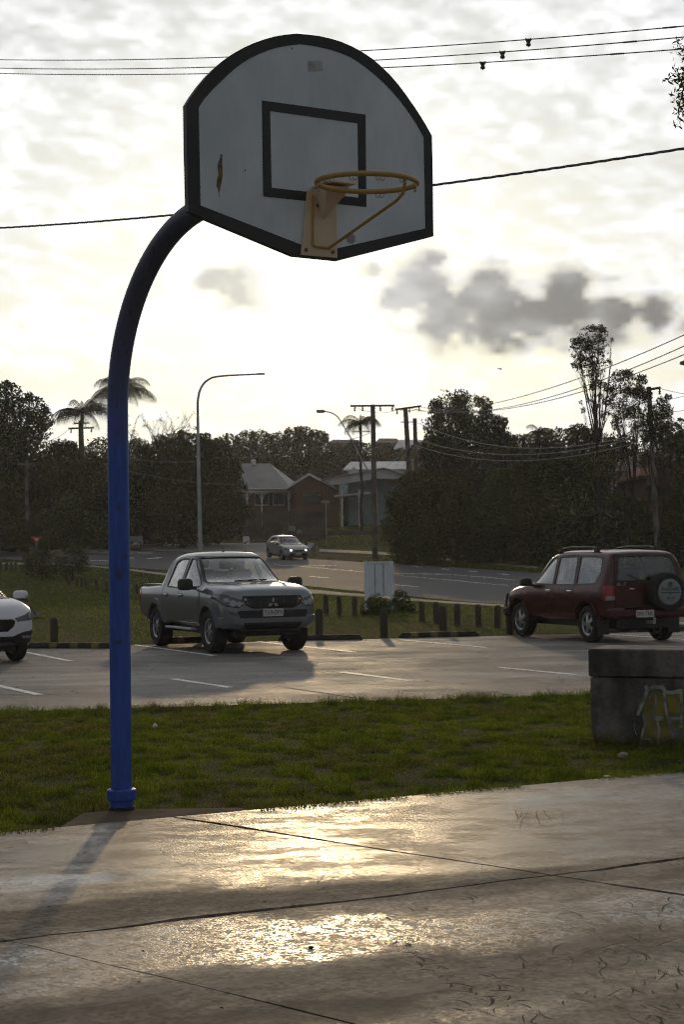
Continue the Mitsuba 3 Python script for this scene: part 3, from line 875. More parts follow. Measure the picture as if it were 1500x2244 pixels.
def brace(a_ring, u, v):
    fx, fy = on_board(u, v)
    foot = BO + BX * fx + BZ * fy + BN * 0.02
    q = ringpt(a_ring)
    knee = q + BZ * (-0.075) - (q - foot) / np.linalg.norm(q - foot) * 0.03
    t = np.linspace(0, 1, 8)[:, None]
    return np.vstack([q + (knee - q) * 0.0, q + (knee - q) * 0.7, knee + (q - knee) * 0.12 + (foot - knee) * 0.02, knee + (foot - knee) * 0.08, knee + (foot - knee) * np.linspace(0.2, 1, 6)[:, None]])


b1 = brace(math.radians(20), 718, 545)
part(hoop, 'brace', tube(b1, 0.0075, 10), 'rim_paint')
b2 = np.vstack([BO + BN * 0.018 + BX * on_board(682, 430)[0] + BZ * on_board(682, 430)[1], BO + BN * 0.018 + BX * on_board(682, 541)[0] + BZ * on_board(682, 541)[1], BO + BN * 0.018 + BX * on_board(720, 546)[0] + BZ * on_board(720, 546)[1]])
part(hoop, 'brace', tube(np.vstack([b2[0], (b2[0] + b2[1]) / 2, b2[1] * 0.97 + b2[0] * 0.03, b2[1] * 0.9 + b2[2] * 0.1, b2[2]]), 0.006, 8), 'rim_paint')
# ---------------------------------------------------------------- concrete block with graffiti
_q = gpt(1293, 1633)
BLK = np.array([_q[0], _q[1], zt(_q[1])])
BA = math.radians(-22)
bex, bey = np.array([math.cos(BA), math.sin(BA), 0]), np.array([-math.sin(BA), math.cos(BA), 0])
BM = basis(BLK, bex, bey, [0, 0, 1.0])
ztop = at(1291, 1422, BLK[1])[2] - BLK[2]
block = thing('concrete_block', 'dark weathered concrete block with a thick cap and sprayed graffiti at the right edge', 'concrete wall')
part(block, 'body', xf(bx(0.012, 3.4, 0.012, 0.60, -0.2, ztop - 0.235, 0.008), BM), 'block_concrete', smooth=False)
part(block, 'cap', xf(bx(0, 3.42, 0, 0.62, ztop - 0.228, ztop, 0.012), BM), 'cap_concrete', smooth=False)


def on_block(u, v):
    d = ray(u, v)
    o = BLK + bey * 0.012
    t = ((o - EYE) @ bey) / (d @ bey)
    q = EYE + d * t - BLK
    return q @ bex, q[2]


def zg(x, y):                 # zoom picture of the block (origin 1260,1390, scale 6.25) to photo pixels
    return on_block(1260 + x / 6.25, 1390 + y / 6.25)


GM = basis(BLK + bey * 0.012, bex, [0, 0, 1.0], -bey)


def stroke(pts, w, z0=0.0005, z1=0.0018):
    g = LineString([zg(*p) for p in pts]).buffer(w / 2, 6)
    return xf(prism(g.simplify(0.001), z0, z1), GM)


yel = [Polygon([zg(*p) for p in ((1060, 790), (1220, 790), (1300, 1180), (1370, 1420), (1330, 1430), (1160, 1480), (1100, 1420), (940, 1420), (975, 1220), (930, 1110), (960, 960))]),
       Polygon([zg(*p) for p in ((1240, 800), (1440, 800), (1450, 1120), (1300, 1120))]), Polygon([zg(*p) for p in ((1330, 1190), (1450, 1190), (1450, 1290), (1370, 1290))]), Polygon([zg(*p) for p in ((1560, 800), (1760, 820), (1700, 1400), (1580, 1400))])]
part(block, 'graffiti_fill', xf(cat([prism(g.buffer(0), 0.0002, 0.0009) for g in yel]), GM), 'graffiti_yellow', 'dull yellow fill of the graffiti letters', smooth=False)
for pts, w in (([(980, 720), (1000, 770), (950, 900), (870, 1090)], 0.030), ([(1000, 760), (1100, 720), (1200, 720), (1250, 790), (1330, 800), (1460, 770)], 0.030), ([(1110, 840), (1120, 940), (1050, 1120)], 0.016),
               ([(1040, 1150), (1190, 1150)], 0.036), ([(1230, 800), (1240, 950), (1280, 1160), (1340, 1340), (1380, 1560)], 0.022), ([(940, 1120), (970, 1210), (930, 1360), (900, 1520)], 0.020),
               ([(1130, 1160), (1160, 1300), (1150, 1480), (1140, 1560)], 0.020), ([(940, 1430), (1020, 1430), (1140, 1550), (1200, 1450), (1330, 1440)], 0.017), ([(1460, 780), (1470, 1000), (1460, 1260)], 0.024), ([(1290, 1150), (1470, 1150)], 0.022),
               ([(820, 1200), (820, 1300), (850, 1370)], 0.007), ([(1540, 780), (1560, 1200), (1520, 1480)], 0.022), ([(1540, 780), (1760, 790), (1780, 1100)], 0.024)):
    part(block, 'graffiti_line', stroke(pts, w, 0.001), 'graffiti_white', smooth=False)
rng = np.random.default_rng(3)


def rock(c, r, seed, sq=0.7):
    m = trimesh.creation.icosphere(2, r)
    m.vertices *= 0.75 + 0.6 * meshkit.fbm(m.vertices / r * 1.4 + seed * 9.1, 3, seed)[:, None]
    m.vertices[:, 2] *= sq
    m.apply_translation(c)
    return m


single('stone', rock(gpt(1367, 1662) + [0, 0, 0.02], 0.042, 3), 'stone', 'small pale stone lying on the grass by the concrete block', 'stone')
single('leaf', rock(gpt(682, 2079, 0.05) * [1, 1, 0] + [0, 0, 0.004], 0.009, 5, 0.5), 'bark', 'small dark dry leaf lying on the court below the middle', 'leaf')
single('litter', rock(gpt(340, 1602) + [0, 0, 0.05], 0.022, 8, 1.0), 'sign_white', 'tiny white scrap of litter on the grass right of the blue pole', 'litter')
# leaf litter and crumbs on the court
lv, lf, nn = [], [], 0
for i in range(150):
    px, py = rng.uniform(-2.2, 2.6), rng.uniform(4.6, 10.0)
    a, s = rng.uniform(0, 2 * PI), rng.uniform(0.006, 0.018)
    q = np.array([[s, 0, .003], [0, s * .35, .004], [-s, 0, .005], [0, -s * .35, .003]]) @ rotz(a)[:3, :3].T + [px, py, 0.001]
    lv.append(q)
    lf.append(np.array([[0, 1, 2], [0, 2, 3]]) + nn)
    nn += 4
scene['leaf_litter'] = mikit.ply((np.vstack(lv), np.vstack(lf)), 'mat_bark')
labels['leaf_litter'] = {'label': 'tiny dry leaf bits strewn over the court', 'category': 'leaf litter', 'kind': 'stuff'}

# ---------------------------------------------------------------- bollards
_bol = [mikit.ply(lathe([(0, -0.15), (r, -0.15), (r * 1.0, 0.45), (r * 0.98, 0.52), (r * 0.9, 0.565), (r * 0.66, 0.592), (r * 0.3, 0.6), (0, 0.6)], 20), 'mat_bollard_timber', smooth=40) for r in (0.078, 0.072)]


def bollard(u, vt, vb, label, k, lean=(0, 0), grp='timber bollards'):
    p = gpt(u, vb)
    h = (vb - vt) / F * p[1] / 0.6
    M = np.eye(4)
    M[0, 2], M[1, 2] = lean
    key = uniq('bollard')
    scene[key] = {**_bol[k], 'to_world': T((trans(p[0], p[1], zt(p[1])) @ M @ np.diag([1, 1, h, 1])).tolist())}
    labels[key] = {'label': label, 'category': 'bollard', 'group': grp}


for (u, a, b), lb in zip(((119, 1353, 1413), (448, 1352, 1403), (700, 1334, 1397), (842, 1332, 1397), (972, 1327, 1388), (1118, 1325, 1390)),
                         ('near timber bollard behind the wheel stop left of the blue pole', 'near timber bollard hidden behind the grey utility', 'near timber bollard just right of the grey utility', 'near timber bollard in front of the panel sign',
                          'near timber bollard behind the right hand wheel stop', 'near timber bollard at the nose of the red vehicle')):
    bollard(u, a, b, lb, 0, rng.uniform(-0.02, 0.02, 2), 'near timber bollards at the car park edge')
for i, (u, a, b) in enumerate(((683, 1302, 1344), (715, 1303, 1344), (745, 1305, 1348), (778, 1307, 1350))):
    bollard(u, a, b, f'timber bollard by the footpath, {ORD[i]} from the grey utility towards the panel sign', 1, rng.uniform(-0.03, 0.03, 2), 'timber bollards along the footpath')
for i, (u, a, b) in enumerate(((926, 1317, 1363), (957, 1319, 1367), (1003, 1322, 1372), (1050, 1324, 1374), (1091, 1326, 1377))):
    bollard(u, a, b, f'timber bollard by the footpath, {ORD[i]} to the right of the panel sign', 1, rng.uniform(-0.03, 0.03, 2), 'timber bollards along the footpath')
for i, (u, a, b) in enumerate(((301, 1278, 1302), (266, 1276, 1300), (233, 1274, 1297), (212, 1270, 1295), (192, 1266, 1292), (179, 1263, 1288), (168, 1262, 1285), (152, 1259, 1281))):
    bollard(u, a, b, f'far timber bollard on the left lawn, {ORD[i]} from the grey utility leftwards', 1, ((-0.16, 0) if i == 4 else rng.uniform(-0.05, 0.05, 2)), 'far timber bollards on the left lawn')
for i, (u, a, b) in enumerate(((2, 1229, 1250), (14, 1231, 1251), (25, 1233, 1252), (35, 1230, 1254), (48, 1237, 1257), (59, 1241, 1261), (72, 1243, 1264), (84, 1244, 1266), (101, 1246, 1268))):
    bollard(u, a, b, f'far timber bollard left of the big shrub, {ORD[i]} from the left edge of the photo', 1, rng.uniform(-0.05, 0.05, 2), 'far timber bollards left of the shrub')


# ---------------------------------------------------------------- wheel stops
def wheel_stop(a, b, label, yellow, n=8):
    p, q = gpt(*a), gpt(*b)
    L = np.linalg.norm((q - p)[:2])
    M = trans(p[0], p[1], zt(p[1]) + 0.006) @ rotz(math.atan2(q[1] - p[1], q[0] - p[0]))
    k = thing('wheel_stop', label, 'wheel stop', 'rubber wheel stops at the head of the bays')
    sec = lambda e: [(-0.075 + e, 0), (0.075 - e, 0), (0.075 - e, 0.035), (0.045 - e, 0.10 - e), (-0.045 + e, 0.10 - e), (-0.075 + e, 0.035)]
    body = xf(prism(sec(0), 0, L), basis([0, 0, 0], [0, 1, 0], [0, 0, 1.0], [1.0, 0, 0]))
    v = body.vertices.copy()
    end = (v[:, 2] > 0.05)
    v[end & (v[:, 0] < 0.01), 0] += 0.07
    v[end & (v[:, 0] > L - 0.01), 0] -= 0.07
    body.vertices = v
    part(k, 'body', xf(body, M), 'rubber_black', smooth=False)
    for i in yellow:
        x = L * (i + 0.5) / n
        o = [(y_ * 1.03, z_ * 1.03 + 0.001) for y_, z_ in sec(0)[1:]]
        m = xf(prism([sec(0)[0], *[(s[0] * 1.04, s[1] * 1.03) for s in sec(0)[1:]]], x - L * 0.045, x + L * 0.045), basis([0, 0, 0], [0, 1, 0], [0, 0, 1.0], [1.0, 0, 0]))
        part(k, 'reflector', xf(m, M), 'stop_yellow', smooth=False)


wheel_stop((62, 1421), (246, 1421), 'black wheel stop with dull yellow patches left of the blue pole', (2, 4, 6))
wheel_stop((338, 1409), (470, 1406), 'black wheel stop under the grey utility', (1, 3))
wheel_stop((610, 1404), (795, 1402), 'plain black wheel stop right of the grey utility', ())
wheel_stop((875, 1398), (1048, 1394), 'black wheel stop with worn patches right of the panel sign', (1, 3, 5))
wheel_stop((1330, 1386), (1520, 1383), 'black wheel stop beneath the red vehicle', (2, 5))

# ---------------------------------------------------------------- panel sign seen from behind
sp = gpt(832, 1338)
SA = math.radians(24)
sex, sey = np.array([math.cos(SA), math.sin(SA), 0]), np.array([-math.sin(SA), math.cos(SA), 0])
SM = basis([sp[0], sp[1], zt(sp[1])], sex, sey, [0, 0, 1.0])
zs = lambda v: at(832, v, sp[1])[2] - zt(sp[1])
sign = thing('panel_sign', 'pale blue metal panel sign seen from behind, standing in low shrubs', 'sign')
w0 = 0.43
part(sign, 'panel', xf(bx(-w0 + 0.04, w0 - 0.05, -0.012, 0.012, zs(1306), zs(1233)), SM), 'sign_metal', smooth=False)
for k, x in enumerate((-0.14, 0.14)):
    part(sign, 'stiffener', xf(bx(x - 0.012, x + 0.012, -0.045, -0.013, zs(1304), zs(1236), 0.004), SM), 'galv_steel')
part(sign, 'post', xf(bx(-w0 - 0.04, -w0 + 0.04, -0.05, 0.05, -0.2, zs(1230), 0.008), SM), 'sign_metal')
part(sign, 'post', xf(bx(w0 - 0.05, w0 + 0.04, -0.05, 0.05, -0.2, zs(1230), 0.008), SM), 'sign_metal')
part(sign, 'top_rail', xf(bx(-w0 + 0.041, w0 - 0.051, -0.04, 0.04, zs(1234), zs(1230.5), 0.005), SM), 'sign_metal')


# ---------------------------------------------------------------- road signs
def sign_post(name, u, vtop, vb, Y, label, catg='road sign'):
    k = thing(name, label, catg)
    p = at(u, vb, Y)
    g = zt(Y)
    q = at(u, vtop, Y)
    part(k, 'post', tube([[p[0], Y, min(g, p[2]) - 0.2], [p[0], Y, q[2]]], 0.035, 8), 'galv_steel')
    return k


def plate_m(Y, pts, t=0.01):
    """A flat plate from pixel corners at depth Y, with thickness."""
    g = Polygon([(at(u, v, Y)[0], at(u, v, Y)[2]) for u, v in pts])
    return g, basis([0, Y, 0], [1, 0, 0], [0, 0, 1.0], [0, -1.0, 0])


k = sign_post('give_way_sign', 80, 1190, 1235, 112, 'red and white triangular give way sign behind the left shrub')
g, M = plate_m(112, ((67.5, 1176), (92, 1175.5), (80.2, 1191)))
part(k, 'plate', xf(prism(g.buffer(0.02), 0.04, 0.055), M), 'sign_red', smooth=False)
part(k, 'face', xf(prism(g.buffer(-0.085), 0.056, 0.06), M), 'sign_white', smooth=False)
c = g.centroid
tm = xf(meshkit.text_mesh('GIVE', 0.1, 0.004, True), trans(c.x - 0.14, c.y + 0.05, 0.061))
tm2 = xf(meshkit.text_mesh('WAY', 0.09, 0.004, True), trans(c.x - 0.11, c.y - 0.07, 0.061))
part(k, 'lettering', xf(cat(tm, tm2), M), 'sign_black', smooth=False)
k = sign_post('keep_left_sign', 540, 1190, 1208, 112, 'white keep left sign with black arrow in front of the side street')
g, M = plate_m(112, ((533, 1175.5), (547, 1175.2), (547, 1193.5), (533, 1194)))
part(k, 'plate', xf(prism(g.buffer(-0.01).buffer(0.01), 0.04, 0.052), M), 'sign_white', smooth=False)
c = np.array([g.centroid.x, g.centroid.y])
arrow = shapely.union_all([LineString([c + (0.14, -0.02), c + (-0.08, -0.17)]).buffer(0.035, cap_style=2), Polygon([c + (-0.17, -0.235), c + (-0.135, -0.07), c + (-0.02, -0.215)])])
part(k, 'arrow', xf(prism(arrow, 0.053, 0.057), M), 'sign_black', smooth=False)
tm = meshkit.text_mesh('KEEP', 0.07, 0.004, True)
part(k, 'lettering', xf(xf(tm, trans(c[0] - 0.12, c[1] + 0.12, 0.053)), M), 'sign_back', smooth=False)
k = thing('direction_board', 'grey direction board seen from behind at the road bend right of the blue pole', 'road sign')
g, M = plate_m(121, ((262, 1175), (312.5, 1174.5), (312.5, 1188), (262, 1188)))
part(k, 'board', xf(prism(g, 0.0, 0.02), M), 'sign_back', smooth=False)
for u in (268, 308):
    p = at(u, 1209, 121)
    part(k, 'post', tube([[p[0], 121.06, 1.7], [p[0], 121.06, at(u, 1174, 121)[2]]], 0.05, 8), 'dark_steel')
k = sign_post('street_name_sign', 716, 1098, 1212, 124, 'thin street name sign pole on the lawn left of the power pole')
g, M = plate_m(124, ((705, 1097), (723, 1097), (723, 1103), (705, 1103)))
part(k, 'blade', xf(prism(g, 0.04, 0.06), M), 'sign_back', smooth=False)
k = sign_post('marker_post', 695, 1193, 1216, 112, 'thin roadside marker post right of the small silver car', 'post')
part(k, 'marker', xf(bx(-0.06, 0.06, -0.05, -0.036, 0, 0.16), trans(*at(695, 1196, 112))), 'sign_back', smooth=False)
k = thing('letterbox', 'pale letterbox on a dark post behind the small silver car', 'letterbox')
p = at(656, 1165, 128)
part(k, 'box', xf(bx(-0.16, 0.16, -0.2, 0.2, -0.13, 0.13, 0.02), trans(*p)), 'sign_back')
part(k, 'post', tube([[p[0], 128, 2.0], [p[0], 128, p[2] - 0.13]], 0.16, 8), 'fence_dark')
single('notice_board', xf(bx(-0.28, 0.28, -0.04, 0.0, -0.2, 0.2, 0.01), trans(*at(640, 1158, 134.8))), 'sign_back', 'small pale notice panel on the dark fence above the silver car', 'notice board')

# ---------------------------------------------------------------- street lamps and power poles
k = thing('street_lamp', 'tall grey street lamp with a long curved arm behind the grey utility', 'street lamp')
Y = 118
pts = [at(439, 1212, Y) - [0, 0, 0.3], at(437.5, 1130, Y), at(435, 1000, Y), at(433.5, 885, Y), at(436, 864, Y), at(443, 846, Y), at(454, 834, Y), at(470, 826.5, Y), at(500, 823.2, Y), at(545, 821, Y), at(568, 820, Y)]
P = np.array(pts)
s = np.concatenate([[0], np.cumsum(np.linalg.norm(np.diff(P, axis=0), axis=1))])
tt = np.linspace(0, s[-1], 60)
PP = np.column_stack([PchipInterpolator(s, P[:, i])(tt) for i in range(3)])
part(k, 'pole', tube(PP, np.interp(tt, [0, s[1], s[3], s[-1]], [0.17, 0.15, 0.085, 0.05]), 12), 'galv_steel', smooth=40)
hd = at(570, 820, Y)
part(k, 'lamp_head', xf(trimesh.Trimesh(np.vstack([bx(-0.25, 0.35, -0.12, 0.12, -0.02, 0.04).vertices, bx(-0.15, 0.3, -0.08, 0.08, -0.05, 0.07).vertices]), process=False).convex_hull, trans(*hd)), 'galv_steel')
k = thing('street_lamp', 'dark street lamp head reaching in at the right edge above the trees', 'street lamp')
Y = 62
hd = at(1499, 796, Y)
part(k, 'lamp_head', xf(trimesh.Trimesh(np.vstack([bx(-0.12, 0.45, -0.13, 0.13, -0.035, 0.05).vertices, bx(0.0, 0.4, -0.1, 0.1, -0.07, 0.085).vertices]), process=False).convex_hull, trans(*hd)), 'dark_steel')
part(k, 'arm', tube([hd + [0.4, 0, 0.02], hd + [1.4, 0, 0.1], hd + [2.4, 0, 0.05]], 0.035, 8), 'galv_steel')
part(k, 'pole', tube([hd + [2.4, 0, 0.3], [hd[0] + 2.4, Y, -0.4]], [0.06, 0.11], 10), 'galv_steel')


def power_pole(label, u0, vt, u1, vb, Y, r, arms, zb=None):
    k = thing('power_pole', label, 'power pole')
    a, b = at(u1, vb, Y), at(u0, vt, Y)
    d = (a - b) / (b[2] - a[2])
    foot = b + d * (b[2] - zt(Y) + 0.3)
    part(k, 'pole', tube([foot, b], [r * 1.25, r], 12), 'pole_timber', smooth=40)
    for (ua, va), (ub, vb_), w, ins in arms:
        p, q = at(ua, va, Y) - [0, 0.2, 0], at(ub, vb_, Y) - [0, 0.2, 0]
        L = np.linalg.norm(q - p)
        am = part(k, 'crossarm', xf(bx(0, L, -0.06, 0.06, -w, w, 0.01), basis(p, (q - p) / L, [0, 1.0, 0], np.cross((q - p) / L, [0, 1.0, 0]))), 'pole_timber', smooth=False)
        for t in ins:
            c = p + (q - p) * t
            part(am, 'insulator', xf(lathe([(0, -0.34), (0.04, -0.34), (0.07, -0.28), (0.035, -0.24), (0.07, -0.18), (0.035, -0.14), (0.05, -0.06), (0, -0.06)], 8), trans(*c)), 'insulator')
    return k


pk = power_pole('tall timber power pole with a wide crossarm in front of the palm', 817.5, 887, 823, 1224, 106, 0.145, [((768, 890.5), (865, 889.5), 0.055, (0.1, 0.28, 0.68, 0.95))])
p, q = at(770, 946, 106), at(815, 946, 106)
part(pk, 'lamp_strut', tube([p, q], 0.03, 6), 'galv_steel')
P = np.array([at(812, 1038, 105.9), at(795, 1010, 105.7), at(776, 972, 105.6), at(758, 941, 105.5), at(745, 920, 105.5), at(736, 910, 105.5), at(724, 904, 105.5), at(711, 902, 105.5)])
s = np.linspace(0, 1, len(P))
PP = np.column_stack([PchipInterpolator(s, P[:, i])(np.linspace(0, 1, 40)) for i in range(3)])
la = part(pk, 'lamp_arm', tube(PP, 0.04, 8), 'galv_steel')
part(la, 'lamp_head', xf(trimesh.Trimesh(np.vstack([bx(-0.26, 0.26, -0.13, 0.13, -0.03, 0.06).vertices, bx(-0.2, 0.2, -0.1, 0.1, -0.1, 0.09).vertices]), process=False).convex_hull, trans(*at(703, 901.5, 105.5))), 'galv_steel')
power_pole('second timber power pole with a tilted crossarm left of the round tree', 889, 893, 896, 1015, 115, 0.155, [((866, 898.5), (923.5, 890.5), 0.06, (0.08, 0.55, 0.92)), ((878, 925.5), (911, 925.5), 0.03, ())])
power_pole('short plain timber pole beside the tilted crossarm pole', 909.5, 917, 912, 1000, 116.5, 0.135, [])
power_pole('far timber power pole with stacked crossarms before the left palm', 176, 922, 178, 1085, 126, 0.14, [((151, 939.5), (207, 938), 0.06, (0.1, 0.9)), ((163, 928.5), (197, 927.5), 0.05, ()), ((155, 984.5), (204, 984), 0.05, (0.15, 0.85))])
power_pole('dark power pole rising among the gum crowns at the right', 1423, 848, 1429, 960, 84, 0.115, [((1426, 854), (1447, 850.5), 0.06, (0.9,))])
power_pole('small far power pole in the dark trees at left', 58, 1008, 59, 1090, 118, 0.11, [((38, 1018), (74, 1017), 0.05, (0.1, 0.9))])


# ---------------------------------------------------------------- overhead wires
def wire(a, b, r, sag, label, t0=0.0, t1=1.0, mat='wire_dark', grp='overhead wires', n=40):
    A, B = at(*a), at(*b)
    t = np.linspace(t0, t1, n)[:, None]
    p = A * (1 - t) + B * t
    p[:, 2] -= (4 * sag * t * (1 - t))[:, 0]
    k = thing('overhead_wire', label, 'wire', grp)
    part(k, 'cable', tube(p, r, 6), mat, smooth=40)
    return k, p


def pt_on(p, u):
    """The point of a wire seen at image column u."""
    rel = p - EYE
    uu = 750 + F * (rel @ RC) / (rel @ FWD)
    i = int(np.argmin(np.abs(uu - u)))
    return p[i], p[min(i + 1, len(p) - 1)] - p[max(i - 1, 0)]


def marker_mesh():
    prof = [(0, -0.135), (0.008, -0.135), (0.010, -0.115), (0.045, -0.110), (0.052, -0.085), (0.036, -0.060), (0.034, -0.05), (0.052, -0.022), (0.060, 0.0), (0.048, 0.014), (0.0, 0.014)]
    ears = [bx(s * 0.05 - 0.012, s * 0.05 + 0.012, -0.02, 0.02, -0.005, 0.032, 0.004) for s in (-1, 1)]
    return cat(lathe(prof, 14), ears)


mkm = marker_mesh()
for a, b, sg, um, us, nm in (((0, 131.5, 60), (1500, 58, 40), 0.27, 1159, (1457, 1486), 'top'), ((0, 150, 60), (1500, 82, 40), 0.28, 1101, (1369, 1395), 'middle'), ((0, 161.5, 60), (1500, 108, 40), 0.25, 1056, (1338, 1365), 'lowest')):
    k, p = wire(a, b, 0.015, sg, f'{nm} of the three thin wires crossing the sky behind the backboard', -0.6, 1.4, n=600)
    q, _ = pt_on(p, us[0])
    q2, _ = pt_on(p, us[1])
    part(k, 'sleeve', tube([q, q2], 0.023, 8), 'wire_dark')
    c, _ = pt_on(p, um)
    m = thing('line_marker', f'small black hourglass marker hanging on the {nm} thin wire', 'line marker', 'black markers on the three thin wires')
    part(m, 'body', xf(mkm, trans(c[0], c[1], c[2] - 0.012) @ np.diag([1.3, 1.3, 1.4, 1])), 'insulator')
# twisted service cable: three strands
A, B = at(0, 500, 40), at(1500, 326, 27)
t = np.linspace(-0.5, 1.45, 1100)[:, None]
p = A * (1 - t) + B * t
p[:, 2] -= (4 * 0.17 * t * (1 - t))[:, 0]
k = thing('overhead_wire', 'thick twisted black cable crossing the sky behind the hoop', 'wire', 'overhead wires')
for j in range(3):
    ph = np.linspace(0, 2 * PI * 40, 1100) + j * 2 * PI / 3
    part(k, 'strand', tube(p + np.column_stack([0 * ph, np.cos(ph) * 0.0125, np.sin(ph) * 0.0125]), 0.0125, 6), 'wire_dark', smooth=40)
for a, b, sg, lb in (((872, 897, 115), (1640, 668, 50), 1.15, 'highest of the three wires rising to the right edge from the tilted crossarm'), ((896, 894, 115), (1640, 692, 50), 1.3, 'middle of the three wires rising to the right edge from the tilted crossarm'), ((920, 891, 115), (1640, 716, 50), 1.2, 'lowest of the three wires rising to the right edge from the tilted crossarm')):
    wire(a, b, 0.017, sg, lb)
for a, b, sg, lb in (((912, 925, 114.5), (1426, 945, 80), 1.25, 'upper slack wire across the dark trees at right'), ((905, 960, 114.5), (1426, 952, 80), 1.05, 'middle slack wire across the dark trees at right'), ((912, 976, 114.5), (1426, 962, 80), 1.05, 'lower slack wire across the dark trees at right')):
    wire(a, b, 0.016, sg, lb, mat='wire_alu')
for i, (a, b) in enumerate((((1447, 851, 80), (1620, 866, 55)), ((1430, 880, 80), (1620, 826, 55)), ((1430, 905, 80), (1620, 868, 55)), ((1430, 930, 80), (1620, 905, 55)))):
    wire(a, b, 0.012, 0.15, f'{ORD[i]} wire from above leaving the dark pole at the right towards the edge')
for i, (a, b) in enumerate((((921, 972, 114.5), (898, 1024, 112)), ((912, 972, 114.5), (884, 1024, 112)), ((897, 975, 114.5), (868, 1022, 112)), ((890, 978, 114.5), (850, 1020, 112)))):
    wire(a, b, 0.016, 0.12, f'{ORD[i]} from the right of the pale wires dropping from the leaning poles to the roofs', mat='wire_alu')
wire((815, 948, 106), (470, 1003, 112), 0.018, 0.5, 'pale wire from the tall power pole leftwards over the hill trees', mat='wire_alu')
wire((775, 891, 106), (872, 898, 115), 0.014, 0.3, 'wire between the tall pole and the tilted crossarm', mat='wire_dark')
wire((862, 891, 106), (920, 892, 115), 0.014, 0.3, 'short wire between the right ends of the two crossarms')
wire((152, 940, 126), (80, 968, 118), 0.015, 0.3, 'wire from the left pole down to the left tree', mat='wire_alu')
wire((204, 985, 126), (440, 1010, 114), 0.015, 0.4, 'wire from the left pole across the dark clump to the street lamp', mat='wire_alu')
wire((176, 1000, 126), (560, 1062, 114), 0.015, 0.6, 'low wire from the left pole across the dark clump', mat='wire_alu')
# bird
k = thing('bird', 'tiny dark bird flying below the grey cloud at right', 'bird')
c = at(1097, 809, 90)
body = trimesh.creation.icosphere(2, 0.035)
body.apply_scale([2.2, 1, 0.9])
part(k, 'body', xf(body, trans(*c)), 'bird_dark', smooth=True)
for s in (-1, 1):
    wv = np.array([[0.03, 0, 0.01], [-0.04, 0, 0.01], [-0.03, s * 0.09, 0.055], [0.02, s * 0.1, 0.06], [-0.05, s * 0.19, 0.05]])
    wv2 = wv - [0, 0, 0.008]
    part(k, 'wing', xf(trimesh.Trimesh(np.vstack([wv, wv2]), process=False).convex_hull, trans(*c) @ rotz(0.7)), 'bird_dark', smooth=False)
# ---------------------------------------------------------------- vehicles: local x forward, y to the left of the driver's view, z up
def to_man(m):
    v = np.asarray(m.vertices, np.float32)
    f = np.asarray(m.faces, np.uint32)
    return m3d.Manifold(m3d.Mesh(v, f))


def from_man(m):
    q = m.to_mesh()
    return trimesh.Trimesh(q.vert_properties[:, :3].astype(float), q.tri_verts, process=False)


def mprism(poly, lo, hi, axis):
    """Prism manifold: polygon (x,z) pushed along y (axis 'y'), (y,z) along x ('x'), or (x,y) along z ('z')."""
    g = Polygon(poly) if not hasattr(poly, 'exterior') else poly
    m = prism(g, lo, hi)
    M = {'y': basis([0, 0, 0], [1.0, 0, 0], [0, 0, 1.0], [0, -1.0, 0]), 'x': basis([0, 0, 0], [0, 1.0, 0], [0, 0, 1.0], [1.0, 0, 0]), 'z': np.eye(4)}[axis]
    if axis == 'y':
        m.apply_transform(trans(0, 0, -(lo + hi)))        # pushing towards -y in the prism's own z
        m.apply_transform(M)
    else:
        m.apply_transform(M)
    return to_man(m)


